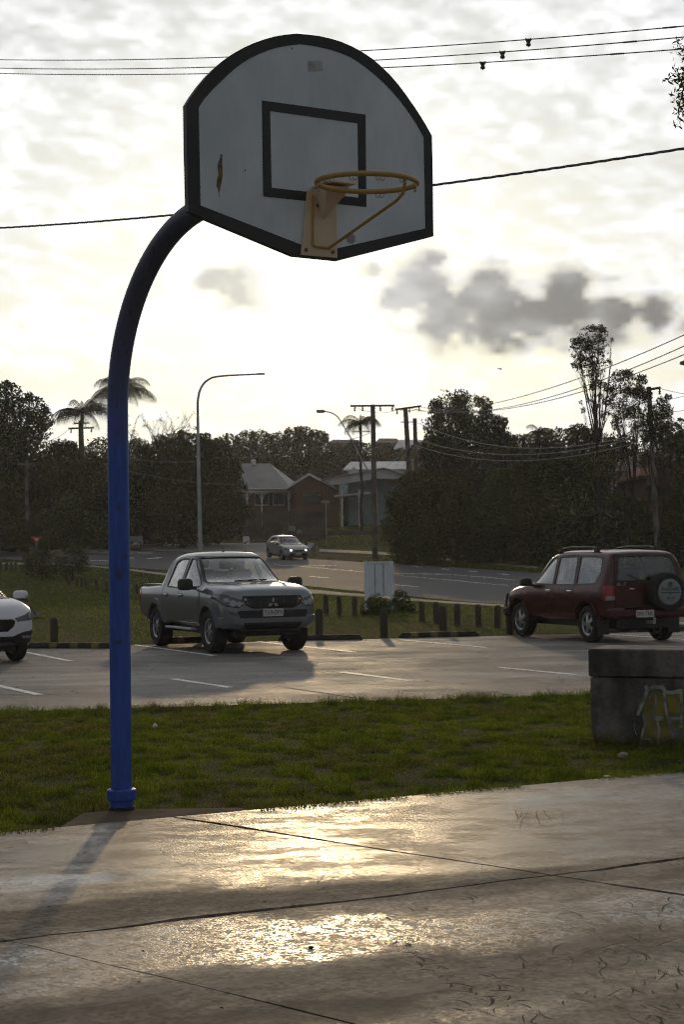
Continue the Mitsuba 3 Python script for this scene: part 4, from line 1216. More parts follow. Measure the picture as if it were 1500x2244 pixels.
class Body:
    """A lofted car body from profile curves along x."""
    def __init__(self, x0, x1, bot, belt, top, w, wt, crown=0.03, n=84, r=0.10):
        self.x0, self.x1, self.crown, self.n, self.r = x0, x1, crown, n, r
        P = lambda a: PchipInterpolator(*zip(*sorted(a)))
        self.c = [P(a) for a in (bot, belt, top, w, wt)]
        e = 0.5 - 0.5 * np.cos(np.linspace(0, PI, n))
        self.xs = x0 + (x1 - x0) * (0.45 * e + 0.55 * np.linspace(0, 1, n))

    def section(self, x, off):
        b, s, t, w, wt = [float(c(x)) for c in self.c]
        b, t, w, wt = b - off, t + off, w + off, wt + off
        s = min(s, t - 0.02)
        wt = min(wt, w * 0.975)
        h = s - b
        p = [(0, b), (w * 0.55, b), (w * 0.86, b), (w * 0.945, b + 0.05), (w * 0.975, b + 0.18 * h), (w * 0.995, b + 0.42 * h), (w, b + 0.62 * h), (w * 0.995, b + 0.80 * h), (w * 0.982, b + 0.93 * h), (w * 0.962, s)]
        A0 = np.array([w * 0.962, s])
        r = min(self.r, 0.8 * (t - s))
        d = np.array([wt, t]) - A0
        A = A0 + d * (1 - r / max(t - s, 1e-6))
        K, B = np.array([wt, t]), np.array([max(wt - r * 1.5, wt * 0.6), t + self.crown * 0.45])
        for k in (0.33, 0.67):
            p.append(tuple(A0 + (A - A0) * k))
        for k in np.linspace(0, 1, 6):
            p.append(tuple((1 - k) ** 2 * A + 2 * k * (1 - k) * K + k * k * B))
        p += [(B[0] * 0.62, t + self.crown * 0.85), (B[0] * 0.3, t + self.crown * 0.97), (0, t + self.crown)]
        p = np.array(p)
        return np.vstack([p, np.column_stack([-p[-2:0:-1, 0], p[-2:0:-1, 1]])])

    def mesh(self, off=0.0, xa=None, xb=None, z0=None):
        xs = self.xs.copy()
        mid, half = (self.x0 + self.x1) / 2, (self.x1 - self.x0) / 2
        if xa is not None:
            xs = np.unique(np.concatenate([[xa, xb], xs[(xs > xa) & (xs < xb)]]))
        V = []
        for x in xs:
            q = self.section(x, off)
            if z0 is not None:
                q = q.copy()
                q[:, 1] = np.maximum(q[:, 1], z0)
            xx = x if xa is not None else mid + (x - mid) * (half + off) / half
            V.append(np.column_stack([np.full(len(q), xx), q[:, 0], q[:, 1]]))
        V = np.array(V)
        n, k = V.shape[:2]
        i, j = np.meshgrid(np.arange(n - 1), np.arange(k), indexing='ij')
        q = np.stack([i * k + j, i * k + (j + 1) % k, (i + 1) * k + (j + 1) % k, (i + 1) * k + j], -1).reshape(-1, 4)
        f = np.vstack([q[:, [0, 1, 2]], q[:, [0, 2, 3]]])
        v = np.vstack([V.reshape(-1, 3), V[0].mean(0), V[-1].mean(0)])
        jj = np.arange(k)
        f = np.vstack([f, np.stack([np.full(k, n * k), (jj + 1) % k, jj], 1), np.stack([np.full(k, n * k + 1), (n - 1) * k + jj, (n - 1) * k + (jj + 1) % k], 1)])
        m = trimesh.Trimesh(v, f, process=False)
        if m.volume < 0:
            m.invert()
        return m

    def man(self, off=0.0, **k):
        return to_man(self.mesh(off, **k))

    def wid(self, x, z):
        q = self.section(x, 0.0)
        q = q[:len(q) // 2 + 1]
        i = np.argsort(q[:, 1], kind='stable')
        return float(np.interp(z, q[i, 1], q[i, 0]))


def mk_tyre(R, w, rr):
    p = [(rr, -w * .42), (rr + .02, -w * .5), (R - .035, -w * .5), (R - .008, -w * .4), (R, -w * .25), (R, w * .25), (R - .008, w * .4), (R - .035, w * .5), (rr + .02, w * .5), (rr, w * .42), (rr, -w * .42)]
    return xf(lathe(p, 40), rotm(PI / 2, [1, 0, 0]))


def mk_rim(rr, w, n, sw, split=False):
    """Rim facing +y."""
    ms = [lathe([(rr - .012, -w * .4), (rr + .004, -w * .4), (rr + .004, w * .40), (rr - .006, w * .43), (rr - .03, w * .36), (rr - .035, -w * .4), (rr - .012, -w * .4)], 40),
          lathe([(0, w * .12), (rr * .22, w * .12), (rr * .26, w * .28), (rr * .2, w * .34), (0, w * .35)], 24)]
    for i in range(n):
        a = 2 * PI * i / n
        for da in ((-0.13, 0.13) if split else (0,)):
            s = Polygon([(rr * .15, -sw), (rr * .15, sw), (rr * .6, sw * .72), (rr - .015, sw * .85), (rr - .015, -sw * .85), (rr * .6, -sw * .72)])
            m = prism(s, w * .16, w * .30)
            v = m.vertices.copy()
            v[:, 2] += 0.03 * np.clip(1 - v[:, 0] / rr, 0, 1)
            m.vertices = v
            ms.append(xf(m, rotm(a + da, [0, 0, 1])))
    disc = lathe([(0, -w * .25), (rr - .03, -w * .25), (rr - .03, -w * .21), (0, -w * .21)], 30)
    return xf(cat(ms), rotm(-PI / 2, [1, 0, 0])), xf(disc, rotm(-PI / 2, [1, 0, 0]))


def rot_steer(a):
    return rotz(a)


class Car:
    def __init__(self, name, label, group, B, paint, M, glass='car_glass'):
        self.k = thing(name, label, 'car' if name != 'utility' else 'pickup truck', group)
        self.B, self.paint, self.M, self.glass = B, paint, M, glass
        self.shell = B.man()
        self.parts = []

    def add(self, name, mesh, mat, parent=None, smooth=32, label=None):
        if hasattr(mesh, 'to_mesh'):
            mesh = from_man(mesh)
        if len(mesh.faces) == 0:
            return None
        if 'glass' in mat:
            return self.add_glass(name, xf(mesh, self.M), mat, parent or self.k)
        return part(parent or self.k, name, xf(mesh, self.M), mat, label, smooth)

    def add_glass(self, name, m, mat, parent):
        """A pane whose normals follow a smooth fit, so that it mirrors the sky without facets."""
        fn, fc, fa = m.face_normals, m.triangles_center, m.area_faces
        k = int(np.argmax(fa))
        mean = (fn * fa[:, None] * np.sign(fn @ fn[k])[:, None]).sum(0)
        mean /= np.linalg.norm(mean)
        dt = fn @ mean
        c0 = fc.mean(0)
        mono = lambda p: np.column_stack([np.ones(len(p)), p - c0, (p - c0) ** 2])
        big = np.abs(dt) > 0.6
        w = np.sqrt(fa[big])[:, None]
        coef, *_ = np.linalg.lstsq(mono(fc[big]) * w, fn[big] * np.sign(dt[big])[:, None] * w, rcond=1e-4)
        V = m.triangles.reshape(-1, 3)
        N = mono(V) @ coef
        N /= np.linalg.norm(N, axis=1, keepdims=True)
        dv = np.repeat(dt, 3)
        N = np.where((np.abs(dv) > 0.6)[:, None], N * np.sign(dv)[:, None], np.repeat(fn, 3, axis=0))
        path = meshkit.write_ply((V, np.arange(len(V)).reshape(-1, 3)), False, normals=N)
        return part(parent, name, {'type': 'ply', 'filename': path, 'face_normals': False, 'bsdf': {'type': 'ref', 'id': 'mat_' + mat}}, mat)

    def patch(self, man, o, i=-0.02):
        """Part of the skin inside the prism MAN, from i below to o above the body's surface."""
        return (self.B.man(o) - self.B.man(i)) ^ man

    def cabin(self, xa, xb, z0, inset=0.055):
        c = to_man(self.B.mesh(-inset, xa=xa, xb=xb, z0=z0))
        self.shell = self.shell - c

    def side_window(self, poly, name='side_window', rim=True):
        g = Polygon(poly).buffer(0.018, join_style=1).buffer(-0.036, join_style=1).buffer(0.018, join_style=1)
        for s in (1, -1):
            lo, hi = (0.2, 1.4) if s > 0 else (-1.4, -0.2)
            cut = mprism(g, lo, hi, 'y')
            self.shell = self.shell - cut
            if rim:
                self.parts.append((('window_seal'), (self.B.man(0.004) - self.B.man(-0.03)) ^ mprism(g.buffer(0.022, join_style=1).difference(g.buffer(-0.006)), lo, hi, 'y'), 'black_plastic'))
            self.parts.append((name, (self.B.man(-0.010) - self.B.man(-0.0135)) ^ mprism(g.buffer(0.004), lo, hi, 'y'), self.glass))

    def end_window(self, poly, xlo, xhi, name, seal=True):
        g = Polygon(poly).buffer(0.03, join_style=1).buffer(-0.06, join_style=1).buffer(0.03, join_style=1)
        self.shell = self.shell - mprism(g, xlo, xhi, 'x')
        if seal:
            self.parts.append((name + '_seal', (self.B.man(0.003) - self.B.man(-0.03)) ^ mprism(g.buffer(0.025, join_style=1).difference(g.buffer(-0.012)), xlo, xhi, 'x'), 'black_plastic'))
        self.parts.append((name, (self.B.man(-0.008) - self.B.man(-0.0115)) ^ mprism(g.buffer(0.003), xlo, xhi, 'x'), self.glass))

    def door(self, poly, hx, hz, name='door', hl=0.2, hmat=None):
        g = Polygon(poly).buffer(0.05, join_style=1).buffer(-0.1, join_style=1).buffer(0.05, join_style=1)
        for s in (1, -1):
            lo, hi = (0.35, 1.4) if s > 0 else (-1.4, -0.35)
            d = self.shell ^ mprism(g.buffer(-0.007), lo, hi, 'y')
            # a groove round the door: the door leaf is cut out of the shell with a gap
            band = mprism(g, lo, hi, 'y') ^ (self.B.man(0.02) - self.B.man(-0.045))
            self.shell = self.shell - band
            d = d ^ (self.B.man(0.02) - self.B.man(-0.044))
            k = self.add(name, d, self.paint)
            y = self.B.wid(hx, hz)
            h = bx(-hl / 2, hl / 2, -0.008, 0.028, -0.022, 0.022, 0.012)
            self.add('handle', xf(h, trans(hx, s * y, hz) @ (np.eye(4) if s > 0 else rotz(PI))), hmat or self.paint, k)
            self.add('handle_recess', xf(cyl(0.05, -0.004, 0.0035, 16), trans(hx + 0.02, s * y, hz) @ rotm(-s * PI / 2, [1, 0, 0]) @ np.diag([1.3, 0.8, 1, 1])), 'black_plastic', k)

    def arches(self, xs, R, zc, depth=0.34):
        for x in xs:
            for s in (1, -1):
                y0, y1 = sorted((s * 1.3, s * (self.B.wid(x, zc + R * .7) - depth)))
                c = to_man(xf(cyl(R, y0, y1, 40), trans(x, 0, zc) @ rotm(-PI / 2, [1, 0, 0])))
                self.shell = self.shell - c

    def flare(self, x, zc, r0, r1, out, mat, zmin):
        g = Point(x, zc).buffer(r1, 24).difference(Point(x, zc).buffer(r0, 24)).intersection(sbox(x - 2, zmin, x + 2, 3))
        for s in (1, -1):
            lo, hi = (0.5, 1.4) if s > 0 else (-1.4, -0.5)
            self.add('wheel_arch', self.patch(mprism(g, lo, hi, 'y'), out, -0.03), mat, smooth=40)

    def wheels(self, xs, track, R, w, rr, n, sw, split=False, steer=0.0, zc=None):
        ty = mk_tyre(R, w, rr)
        rim, disc = mk_rim(rr, w, n, sw, split)
        for i, x in enumerate(xs):
            for s in (1, -1):
                a = steer if i == 0 else 0
                L = trans(x, s * track, R if zc is None else zc) @ rotz(a + (0 if s > 0 else PI))
                k = self.add('wheel', xf(disc, L), 'black_plastic', smooth=40)
                self.add('tyre', xf(ty, L), 'tyre', k, 40)
                self.add('rim', xf(rim, L), 'alloy', k, 35)

    def seat(self, x, y, z, wide=0.5, head=True):
        m = [bx(-0.06, 0.06, -wide / 2, wide / 2, 0, 0.58, 0.05), bx(0, 0.5, -wide / 2, wide / 2, -0.12, 0.06, 0.05)]
        m[0].apply_transform(rotm(-0.25, [0, 1, 0]))
        k = self.add('seat', xf(cat(m), trans(x, y, z)), 'seat_cloth')
        if head:
            for dy in ((0,) if wide < 0.7 else (-wide / 3.2, wide / 3.2)):
                self.add('headrest', xf(bx(-0.05, 0.05, -0.13, 0.13, 0, 0.17, 0.04), trans(x - 0.17, y + dy, z + 0.60)), 'seat_cloth', k)

    def finish(self, body_name='body'):
        self.add(body_name, self.shell, self.paint)
        for nm, m, mat in self.parts:
            self.add(nm, m, mat, smooth=False if 'glass' in mat else 32)


def plate_text(car, txt, x, y, z, face, w=0.37, h=0.13, ink='plate_ink'):
    """Number plate facing +x (face=1) or -x (face=-1)."""
    L = trans(x, y, z) @ rotz(PI / 2 if face > 0 else -PI / 2) @ rotm(PI / 2, [1, 0, 0])    # local x across, y up, z out
    k = car.add('number_plate', xf(prism(sbox(-w / 2, -h / 2, w / 2, h / 2).buffer(-0.012).buffer(0.012), 0, 0.012), L), 'plate_white', smooth=False)
    tm = meshkit.text_mesh(txt, h * 0.56, 0.003, True)
    b = tm.bounds
    s = min(1.0, w * 0.9 / (b[1][0] - b[0][0]))
    tm.apply_scale([s, 1, 1])
    b = tm.bounds
    car.add('plate_lettering', xf(tm, L @ trans(-(b[0][0] + b[1][0]) / 2, -(b[0][1] + b[1][1]) / 2, 0.0125)), ink, k, False)


# ---- grey twin cab utility, nose towards the court
UP = gpt(492, 1417)
HEAD = math.radians(-90 + 24)      # heading angle of +x
UM = trans(-2.20, 31.35, zt(33) + 0.006) @ rotz(HEAD)
ub = Body(-2.62, 2.42,
          bot=[(-2.62, .56), (-2.4, .52), (-1.2, .46), (1.2, .44), (2.1, .42), (2.34, .45), (2.42, .52)],
          belt=[(-2.62, 1.06), (-1.0, 1.10), (0, 1.10), (1.0, 1.09), (1.6, 1.08), (2.1, 1.03), (2.30, .96), (2.42, .86)],
          top=[(-2.62, 1.10), (-1.34, 1.14), (-1.26, 1.20), (-1.02, 1.66), (-0.9, 1.71), (-0.3, 1.75), (0.1, 1.74), (0.32, 1.68), (1.10, 1.23), (1.22, 1.20), (1.7, 1.175), (2.1, 1.125), (2.27, 1.075), (2.36, .99), (2.42, .89)],
          w=[(-2.62, .83), (-2.5, .87), (-1, .885), (1.2, .885), (1.8, .89), (2.1, .88), (2.27, .82), (2.37, .73), (2.42, .64)],
          wt=[(-2.62, .82), (-1.34, .84), (-1.2, .76), (-0.9, .60), (-.3, .60), (.2, .60), (.35, .61), (1.1, .70), (1.25, .82), (1.9, .81), (2.2, .76), (2.42, .56)], crown=0.03, r=0.075)
ute = Car('utility', 'grey twin cab utility parked nose out beside the blue pole', None, ub, 'paint_grey', UM)
WF, WR = 1.52, -1.48
ute.cabin(-1.12, 1.02, 0.86)
ute.arches((WF, WR), 0.43, 0.40)
ute.side_window([(0.93, 1.165), (0.36, 1.55), (0.27, 1.635), (0.02, 1.655), (-0.02, 1.13)])
ute.side_window([(-0.14, 1.13), (-0.10, 1.655), (-0.62, 1.64), (-0.80, 1.58), (-0.86, 1.15)])
ute.end_window([(-0.71, 1.225), (0.71, 1.225), (0.585, 1.675), (-0.585, 1.675)], 0.2, 2.0, 'windscreen')
ute.end_window([(-0.66, 1.23), (0.66, 1.23), (0.54, 1.63), (-0.54, 1.63)], -2.0, -0.8, 'rear_window')
ute.door([(1.08, .52), (1.05, 1.12), (0.98, 1.19), (0.40, 1.60), (0.25, 1.68), (-0.06, 1.70), (-0.09, .52)], 0.07, 0.985, 'front_door')
ute.door([(-0.10, .52), (-0.08, 1.70), (-0.66, 1.68), (-0.87, 1.60), (-0.98, 1.12), (-0.98, .86), (-0.86, .66), (-0.66, .52)], -0.80, 0.985, 'rear_door')
# groove between cab and tray
ute.shell = ute.shell - (mprism([(-1.075, .4), (-1.055, .4), (-1.055, 1.2), (-1.075, 1.2)], -1.4, 1.4, 'y') ^ (ub.man(0.02) - ub.man(-0.035)))
ute.finish('body')
for x, nm in ((WF, 'f'), (WR, 'r')):
    ute.flare(x, 0.40, 0.43, 0.515, 0.034, 'paint_grey', 0.46)
ute.wheels((WF, WR), 0.755, 0.385, 0.25, 0.225, 6, 0.03, steer=0.0)
ute.add('chassis', bx(-2.3, 2.05, -.6, .6, .30, .56), 'black_plastic')
ute.add('chassis', cat(xf(cyl(0.05, -0.7, 0.7), trans(WF, 0, .385) @ rotm(PI / 2, [1, 0, 0])), xf(cyl(0.07, -0.7, 0.7), trans(WR, 0, .385) @ rotm(PI / 2, [1, 0, 0])), xf(lathe([(0, -.14), (.1, -.1), (.14, 0), (.1, .1), (0, .14)], 16), trans(WR, 0.05, .385))), 'black_plastic')
ute.add('tray_cover', bx(-2.55, -1.36, -.76, .76, 1.155, 1.175, .008), 'black_plastic')
ute.add('roof_aerial', cat(tube([[-.05, 0, 1.765], [-.12, 0, 1.92]], [.006, .003], 6), bx(-.08, -.02, -.022, .022, 1.76, 1.795, .01)), 'black_plastic')
# face
for s in (1, -1):
    hp = [(s * .45, .945), (s * .52, .855), (s * .64, .80), (s * .80, .82), (s * .875, .89), (s * .89, .985), (s * .87, 1.05), (s * .72, 1.01), (s * .58, .965)]
    k = ute.add('headlight', ute.patch(mprism(Polygon(hp).buffer(0), 1.72, 2.6, 'x'), 0.006, -0.03), 'lamp_dark', smooth=40)
    for q, (cy, cz, r_) in enumerate(((.615, .868, .045), (.715, .885, .055), (.80, .93, .045))):
        ute.add('headlight_reflector', ute.patch(mprism(Point(s * cy, cz).buffer(r_), 1.75, 2.6, 'x'), 0.010, -0.01), 'lamp_clear', k)
    ute.add('headlight_trim', ute.patch(mprism(Polygon([(s * .47, .945), (s * .60, .975), (s * .74, 1.018), (s * .74, 1.0), (s * .60, .955), (s * .49, .925)]), 1.75, 2.6, 'x'), 0.010, -0.01), 'lamp_clear', k)
    ute.add('indicator', ute.patch(mprism(Polygon([(s * .50, .905), (s * .545, .855), (s * .575, .875), (s * .54, .93)]), 1.9, 2.6, 'x'), 0.009, -0.01), 'lamp_amber', k)
    ute.add('fog_lamp_bezel', ute.patch(mprism(Polygon([(s * .64, .66), (s * .76, .70), (s * .80, .76), (s * .68, .72)]), 1.9, 2.6, 'x'), 0.004, -0.02), 'grey_plastic')
    ute.add('bumper_corner', ute.patch(mprism(Polygon([(s * .50, .585), (s * .84, .66), (s * .88, .62), (s * .86, .55), (s * .56, .53)]), 1.75, 2.6, 'x'), 0.022, -0.02), 'paint_grey')
    rr = ub.wid(-2.3, 0.95)
    ute.add('tail_light', ute.patch(mprism(Polygon([(-2.64, .82), (-2.46, .84), (-2.40, 1.0), (-2.44, 1.085), (-2.64, 1.085)]), *( (0.5, 1.2) if s > 0 else (-1.2, -0.5)), 'y'), 0.008, -0.02), 'lamp_red')
gp = [(-.44, .995), (.44, .995), (.50, .945), (.45, .855), (.36, .80), (-.36, .80), (-.45, .855), (-.50, .945)]
gr = ute.add('grille', ute.patch(mprism(gp, 2.0, 2.6, 'x'), 0.004, -0.02), 'gloss_black')
for y in np.linspace(-.36, .36, 13):
    ute.add('grille_bar', ute.patch(mprism(sbox(y - .008, .825, y + .008, .975), 2.0, 2.6, 'x'), 0.014, -0.005), 'black_plastic', gr)
xe = 2.435
dm = [Polygon([(0, 0), (.036, .062), (0, .124), (-.036, .062)])]
em = cat([prism(xg, 0, 0.014) for xg in (Polygon([(0, 0.006), (.030, .054), (0, .103), (-.030, .054)]), Polygon([(-0.006, 0), (-.066, 0), (-.096, -.052), (-.036, -.052)]), Polygon([(0.006, 0), (.066, 0), (.096, -.052), (.036, -.052)]))])
ute.add('emblem', xf(em, trans(xe - .005, 0, .875) @ rotz(PI / 2) @ rotm(PI / 2, [1, 0, 0])), 'chrome', gr, False)
ute.add('lower_grille', ute.patch(mprism([(-.62, .755), (.62, .755), (.66, .72), (.60, .625), (-.60, .625), (-.66, .72)], 1.9, 2.6, 'x'), 0.004, -0.02), 'black_plastic')
ute.add('skid_plate', ute.patch(mprism([(-.55, .545), (.55, .545), (.46, .40), (-.46, .40)], 1.9, 2.6, 'x'), 0.006, -0.03), 'black_plastic')
ute.add('skid_plate', bx(1.9, 2.34, -.55, .55, .36, .46, .04), 'black_plastic')
plate_text(ute, '718·DF5', 2.43, 0, .715, 1)
ute.add('bonnet_crease', cat(tube([[1.25, .50, 1.226], [1.8, .46, 1.20], [2.15, .42, 1.135]], .012, 6), tube([[1.25, -.50, 1.226], [1.8, -.46, 1.20], [2.15, -.42, 1.135]], .012, 6)), 'paint_grey', smooth=40)
ute.add('grille_surround', ute.patch(mprism(Polygon([(-.53, 1.005), (.53, 1.005), (.56, .945), (.49, .84), (.37, .785), (-.37, .785), (-.49, .84), (-.56, .945)]).difference(Polygon([(-.50, .985), (.50, .985), (.53, .945), (.46, .855), (.36, .80), (-.36, .80), (-.46, .855), (-.53, .945)])), 2.0, 2.6, 'x'), 0.012, -0.01), 'gloss_black')
for s in (1, -1):
    mm = trimesh.creation.icosphere(3, 1.0)
    v = mm.vertices
    v = np.sign(v) * np.abs(v) ** 0.55
    mm.vertices = v * [0.075, 0.135, 0.105]
    k = ute.add('door_mirror', xf(mm, trans(0.86, s * 1.06, 1.20)), 'black_plastic', smooth=True)
    ute.add('mirror_arm', tube([[.84, s * .85, 1.13], [.86, s * .97, 1.14]], [.035, .03], 8), 'black_plastic', k)
    ute.add('side_step', xf(bx(-.62, .85, -.065, .065, -.02, .02, .012), trans(0, s * .90, .40)), 'galv_steel')
    ute.add('wiper', tube([[1.12, s * .1 + .3, 1.265], [1.14, s * .12 - .1, 1.25]], .012, 6), 'black_plastic')
ute.seat(-0.05, 0.36, 0.88)
ute.seat(-0.05, -0.36, 0.88)
ute.seat(-0.80, 0.0, 0.84, 1.2)
ute.add('dashboard', bx(.62, 1.0, -.68, .68, .88, 1.15, .06), 'seat_cloth')
st = trimesh.creation.torus(0.185, 0.017, 28, 8)
ute.add('steering_wheel', xf(cat(st, bx(-.17, .17, -.02, .02, -.015, .015), bx(-.05, .05, -.05, .05, -.03, .02)), trans(.50, -.36, 1.16) @ rotm(-1.15, [0, 1, 0])), 'black_plastic')
ute.add('cabin_mirror', bx(.37, .40, -.12, .12, 1.58, 1.65, .015), 'black_plastic')
ute.add('sticker', ute.patch(mprism(sbox(.30, 1.24, .36, 1.275), .9, 1.4, 'x'), 0.004, -0.002), 'plate_white')
ute.add('exhaust', tube([[-2.3, .5, .36], [-2.68, .55, .36]], .035, 10), 'galv_steel')

# ---- red four wheel drive seen from behind
SM_ = trans(4.80, 32.95, zt(33) + 0.006) @ rotz(math.radians(90 + 20.5))
sb = Body(-2.22, 2.12,
          bot=[(-2.22, .50), (-2.0, .44), (0, .40), (1.8, .40), (2.12, .5)],
          belt=[(-2.22, 1.06), (-1, 1.06), (.8, 1.02), (1.4, .96), (1.9, .86), (2.12, .72)],
          top=[(-2.22, 1.20), (-2.19, 1.35), (-2.12, 1.52), (-2.03, 1.63), (-1.9, 1.665), (-1.2, 1.69), (-.3, 1.69), (.1, 1.65), (.32, 1.58), (.95, 1.11), (1.06, 1.06), (1.6, 1.0), (1.95, .92), (2.08, .80), (2.12, .74)],
          w=[(-2.22, .74), (-2.14, .82), (-1.9, .865), (1.4, .865), (1.8, .84), (2.02, .72), (2.12, .55)],
          wt=[(-2.22, .72), (-2.1, .68), (-1.9, .655), (0, .65), (.3, .645), (1.0, .70), (1.15, .77), (1.8, .72), (2.12, .45)], crown=0.025, r=0.085)
suv = Car('four_wheel_drive', 'dark red four wheel drive with a covered spare wheel on its tailgate', None, sb, 'paint_red', SM_, 'tint_glass')
SF, SR = 1.36, -1.42
suv.cabin(-2.10, .88, 0.84)
suv.arches((SF, SR), 0.405, 0.37, 0.30)
suv.side_window([(0.80, 1.075), (0.30, 1.47), (0.16, 1.56), (-.02, 1.575), (-.06, 1.065)])
suv.side_window([(-.15, 1.065), (-.12, 1.58), (-.84, 1.59), (-.92, 1.07)])
suv.side_window([(-1.02, 1.075), (-.95, 1.59), (-1.68, 1.585), (-1.80, 1.53), (-1.84, 1.30), (-1.72, 1.10)])
suv.end_window([(-.66, 1.10), (.66, 1.10), (.57, 1.58), (-.57, 1.58)], .2, 1.6, 'windscreen')
suv.end_window([(-.66, 1.12), (.66, 1.12), (.55, 1.57), (.46, 1.60), (-.46, 1.60), (-.55, 1.57)], -2.6, -1.95, 'rear_window')
suv.door([(.92, .46), (.90, 1.04), (.84, 1.10), (.33, 1.50), (.16, 1.60), (-.09, 1.615), (-.11, .46)], .06, .94, 'front_door', 0.19, 'chrome')
suv.door([(-.12, .46), (-.10, 1.615), (-.90, 1.62), (-.97, 1.05), (-.98, .82), (-.90, .62), (-.78, .46)], -.80, .94, 'rear_door', 0.19, 'chrome')
# tailgate: groove on the rear face
tg = Polygon([(-.68, .58), (.68, .58), (.72, 1.1), (.62, 1.62), (-.62, 1.62), (-.72, 1.1)])
suv.shell = suv.shell - (mprism(tg.difference(tg.buffer(-.012)), -2.6, -1.9, 'x') ^ (sb.man(.02) - sb.man(-.03)))
suv.finish('body')
for x in (SF, SR):
    suv.flare(x, 0.37, 0.405, 0.475, 0.030, 'paint_red', 0.42)
suv.wheels((SF, SR), 0.735, 0.345, 0.225, 0.215, 5, 0.026, True, steer=math.radians(4))
suv.add('chassis', bx(-2.0, 1.9, -.55, .55, .27, .5), 'black_plastic')
suv.add('chassis', bx(-1.9, -1.6, -.3, .4, .22, .32, .05), 'black_plastic')
for s in (1, -1):
    suv.add('roof_rail', cat(tube([[.05, s * .60, 1.665], [-.05, s * .605, 1.735], [-.4, s * .61, 1.765], [-1.3, s * .61, 1.765], [-1.42, s * .605, 1.745]], .02, 8), bx(-1.50, -1.36, s * .605 - .03, s * .605 + .03, 1.66, 1.765, .012), bx(-.06, .06, s * .605 - .03, s * .605 + .03, 1.66, 1.72, .012)), 'black_plastic', smooth=40)
    lo, hi = (0.4, 1.4) if s > 0 else (-1.4, -.4)
    tl_ = (0.70, 1.4) if s > 0 else (-1.4, -.70)
    k = suv.add('tail_light', suv.patch(mprism([(-2.23, .80), (-2.06, .78), (-2.02, 1.05), (-2.23, 1.06)], *tl_, 'y'), .010, -.02), 'lamp_red')
    suv.add('reversing_lamp', suv.patch(mprism([(-2.24, .80), (-2.13, .79), (-2.13, .87), (-2.24, .87)], *tl_, 'y'), .014, -.01), 'lamp_clear', k)
    suv.add('rub_strip', suv.patch(mprism([(.86, .66), (.86, .71), (-.1, .71), (-.1, .66)], lo, hi, 'y'), .016, -.01), 'paint_red')
    suv.add('rub_strip', suv.patch(mprism([(-.13, .66), (-.13, .71), (-.86, .71), (-.93, .66)], lo, hi, 'y'), .016, -.01), 'paint_red')
    suv.add('side_sill', suv.patch(mprism([(.9, .40), (.9, .47), (-.92, .47), (-.92, .40)], lo, hi, 'y'), .012, -.02), 'paint_red')
    suv.add('indicator', suv.patch(mprism([(1.02, .86), (1.09, .86), (1.09, .885), (1.02, .885)], lo, hi, 'y'), .01, -.005), 'lamp_amber')
    mm = trimesh.creation.icosphere(3, 1.0)
    mm.vertices = np.sign(mm.vertices) * np.abs(mm.vertices) ** .6 * [0.075, 0.115, 0.085]
    k = suv.add('door_mirror', xf(mm, trans(.80, s * .97, 1.10)), 'black_plastic', smooth=True)
    suv.add('mirror_arm', tube([[.78, s * .82, 1.04], [.80, s * .92, 1.06]], .03, 8), 'black_plastic', k)
    suv.add('headlight', suv.patch(mprism([(1.82, .66), (2.14, .66), (2.14, .84), (1.86, .84)], lo, hi, 'y'), .006, -.02), 'lamp_clear')
    suv.add('mudflap', bx(-1.87, -1.85, s * .74 - .12, s * .74 + .12, .16, .46), 'black_plastic')
suv.add('rear_bumper', bx(-2.34, -2.10, -.84, .84, .46, .66, .05), 'paint_red')
suv.add('rear_bumper_step', bx(-2.35, -2.16, -.55, .55, .655, .675, .008), 'black_plastic')
suv.add('bull_bar', cat(tube([[2.16, -.74, .40], [2.24, -.72, .55], [2.26, -.66, .82]], .03, 8), tube([[2.16, .74, .40], [2.24, .72, .55], [2.26, .66, .82]], .03, 8), tube([[2.26, -.66, .82], [2.30, -.3, .86], [2.30, .3, .86], [2.26, .66, .82]], .03, 8), bx(2.08, 2.26, -.78, .78, .40, .58, .04)), 'black_plastic')
suv.add('driving_lamp', cat(xf(lathe([(0, -.04), (.07, -.04), (.085, .02), (0, .03)], 16), trans(2.30, .42, .78) @ rotm(PI / 2, [0, 1, 0])), xf(lathe([(0, -.04), (.07, -.04), (.085, .02), (0, .03)], 16), trans(2.30, -.42, .78) @ rotm(PI / 2, [0, 1, 0]))), 'chrome')
# spare wheel with disc cover, towards the right of the tailgate
sw = suv.add('spare_wheel', xf(mk_tyre(.36, .24, .24), trans(-2.36, -.30, .93) @ rotz(PI / 2)), 'tyre', smooth=40)
cm = lathe([(0, 0.02), (.20, .018), (.232, .010), (.245, -.006), (.245, -.06), (0, -.06)], 40)
CL = trans(-2.475, -.30, .93) @ rotz(-PI / 2) @ rotm(PI / 2, [1, 0, 0])
suv.add('spare_wheel_cover', xf(cm, CL), 'cover_grey', sw, 40)
t1 = meshkit.text_mesh('SUZUKI', .055, .003, True)
t1.apply_scale([1.25, 1, 1])
t1.apply_translation([-t1.bounds[:, 0].mean(), .025, .021])
t2 = meshkit.text_mesh('XL·7', .05, .003, True)
t2.apply_translation([-t2.bounds[:, 0].mean(), -.135, .021])
ring = prism(Point(0, .14).buffer(.045, 16).difference(Point(0, .14).buffer(.03, 16)), .016, .022)
ess = prism(LineString([(.022, .155), (-.012, .155), (.012, .125), (-.022, .125)]).buffer(.007), .0165, .0225)
bar = prism(sbox(-.195, -.018, .195, -.002), .0165, .0215)
tri = prism(Polygon([(-.025, -.02), (.025, -.02), (0, -.06)]), .0165, .0215)
suv.add('cover_lettering', xf(cat(t1, t2, ring, ess, bar, tri), CL), 'sign_black', sw, False)
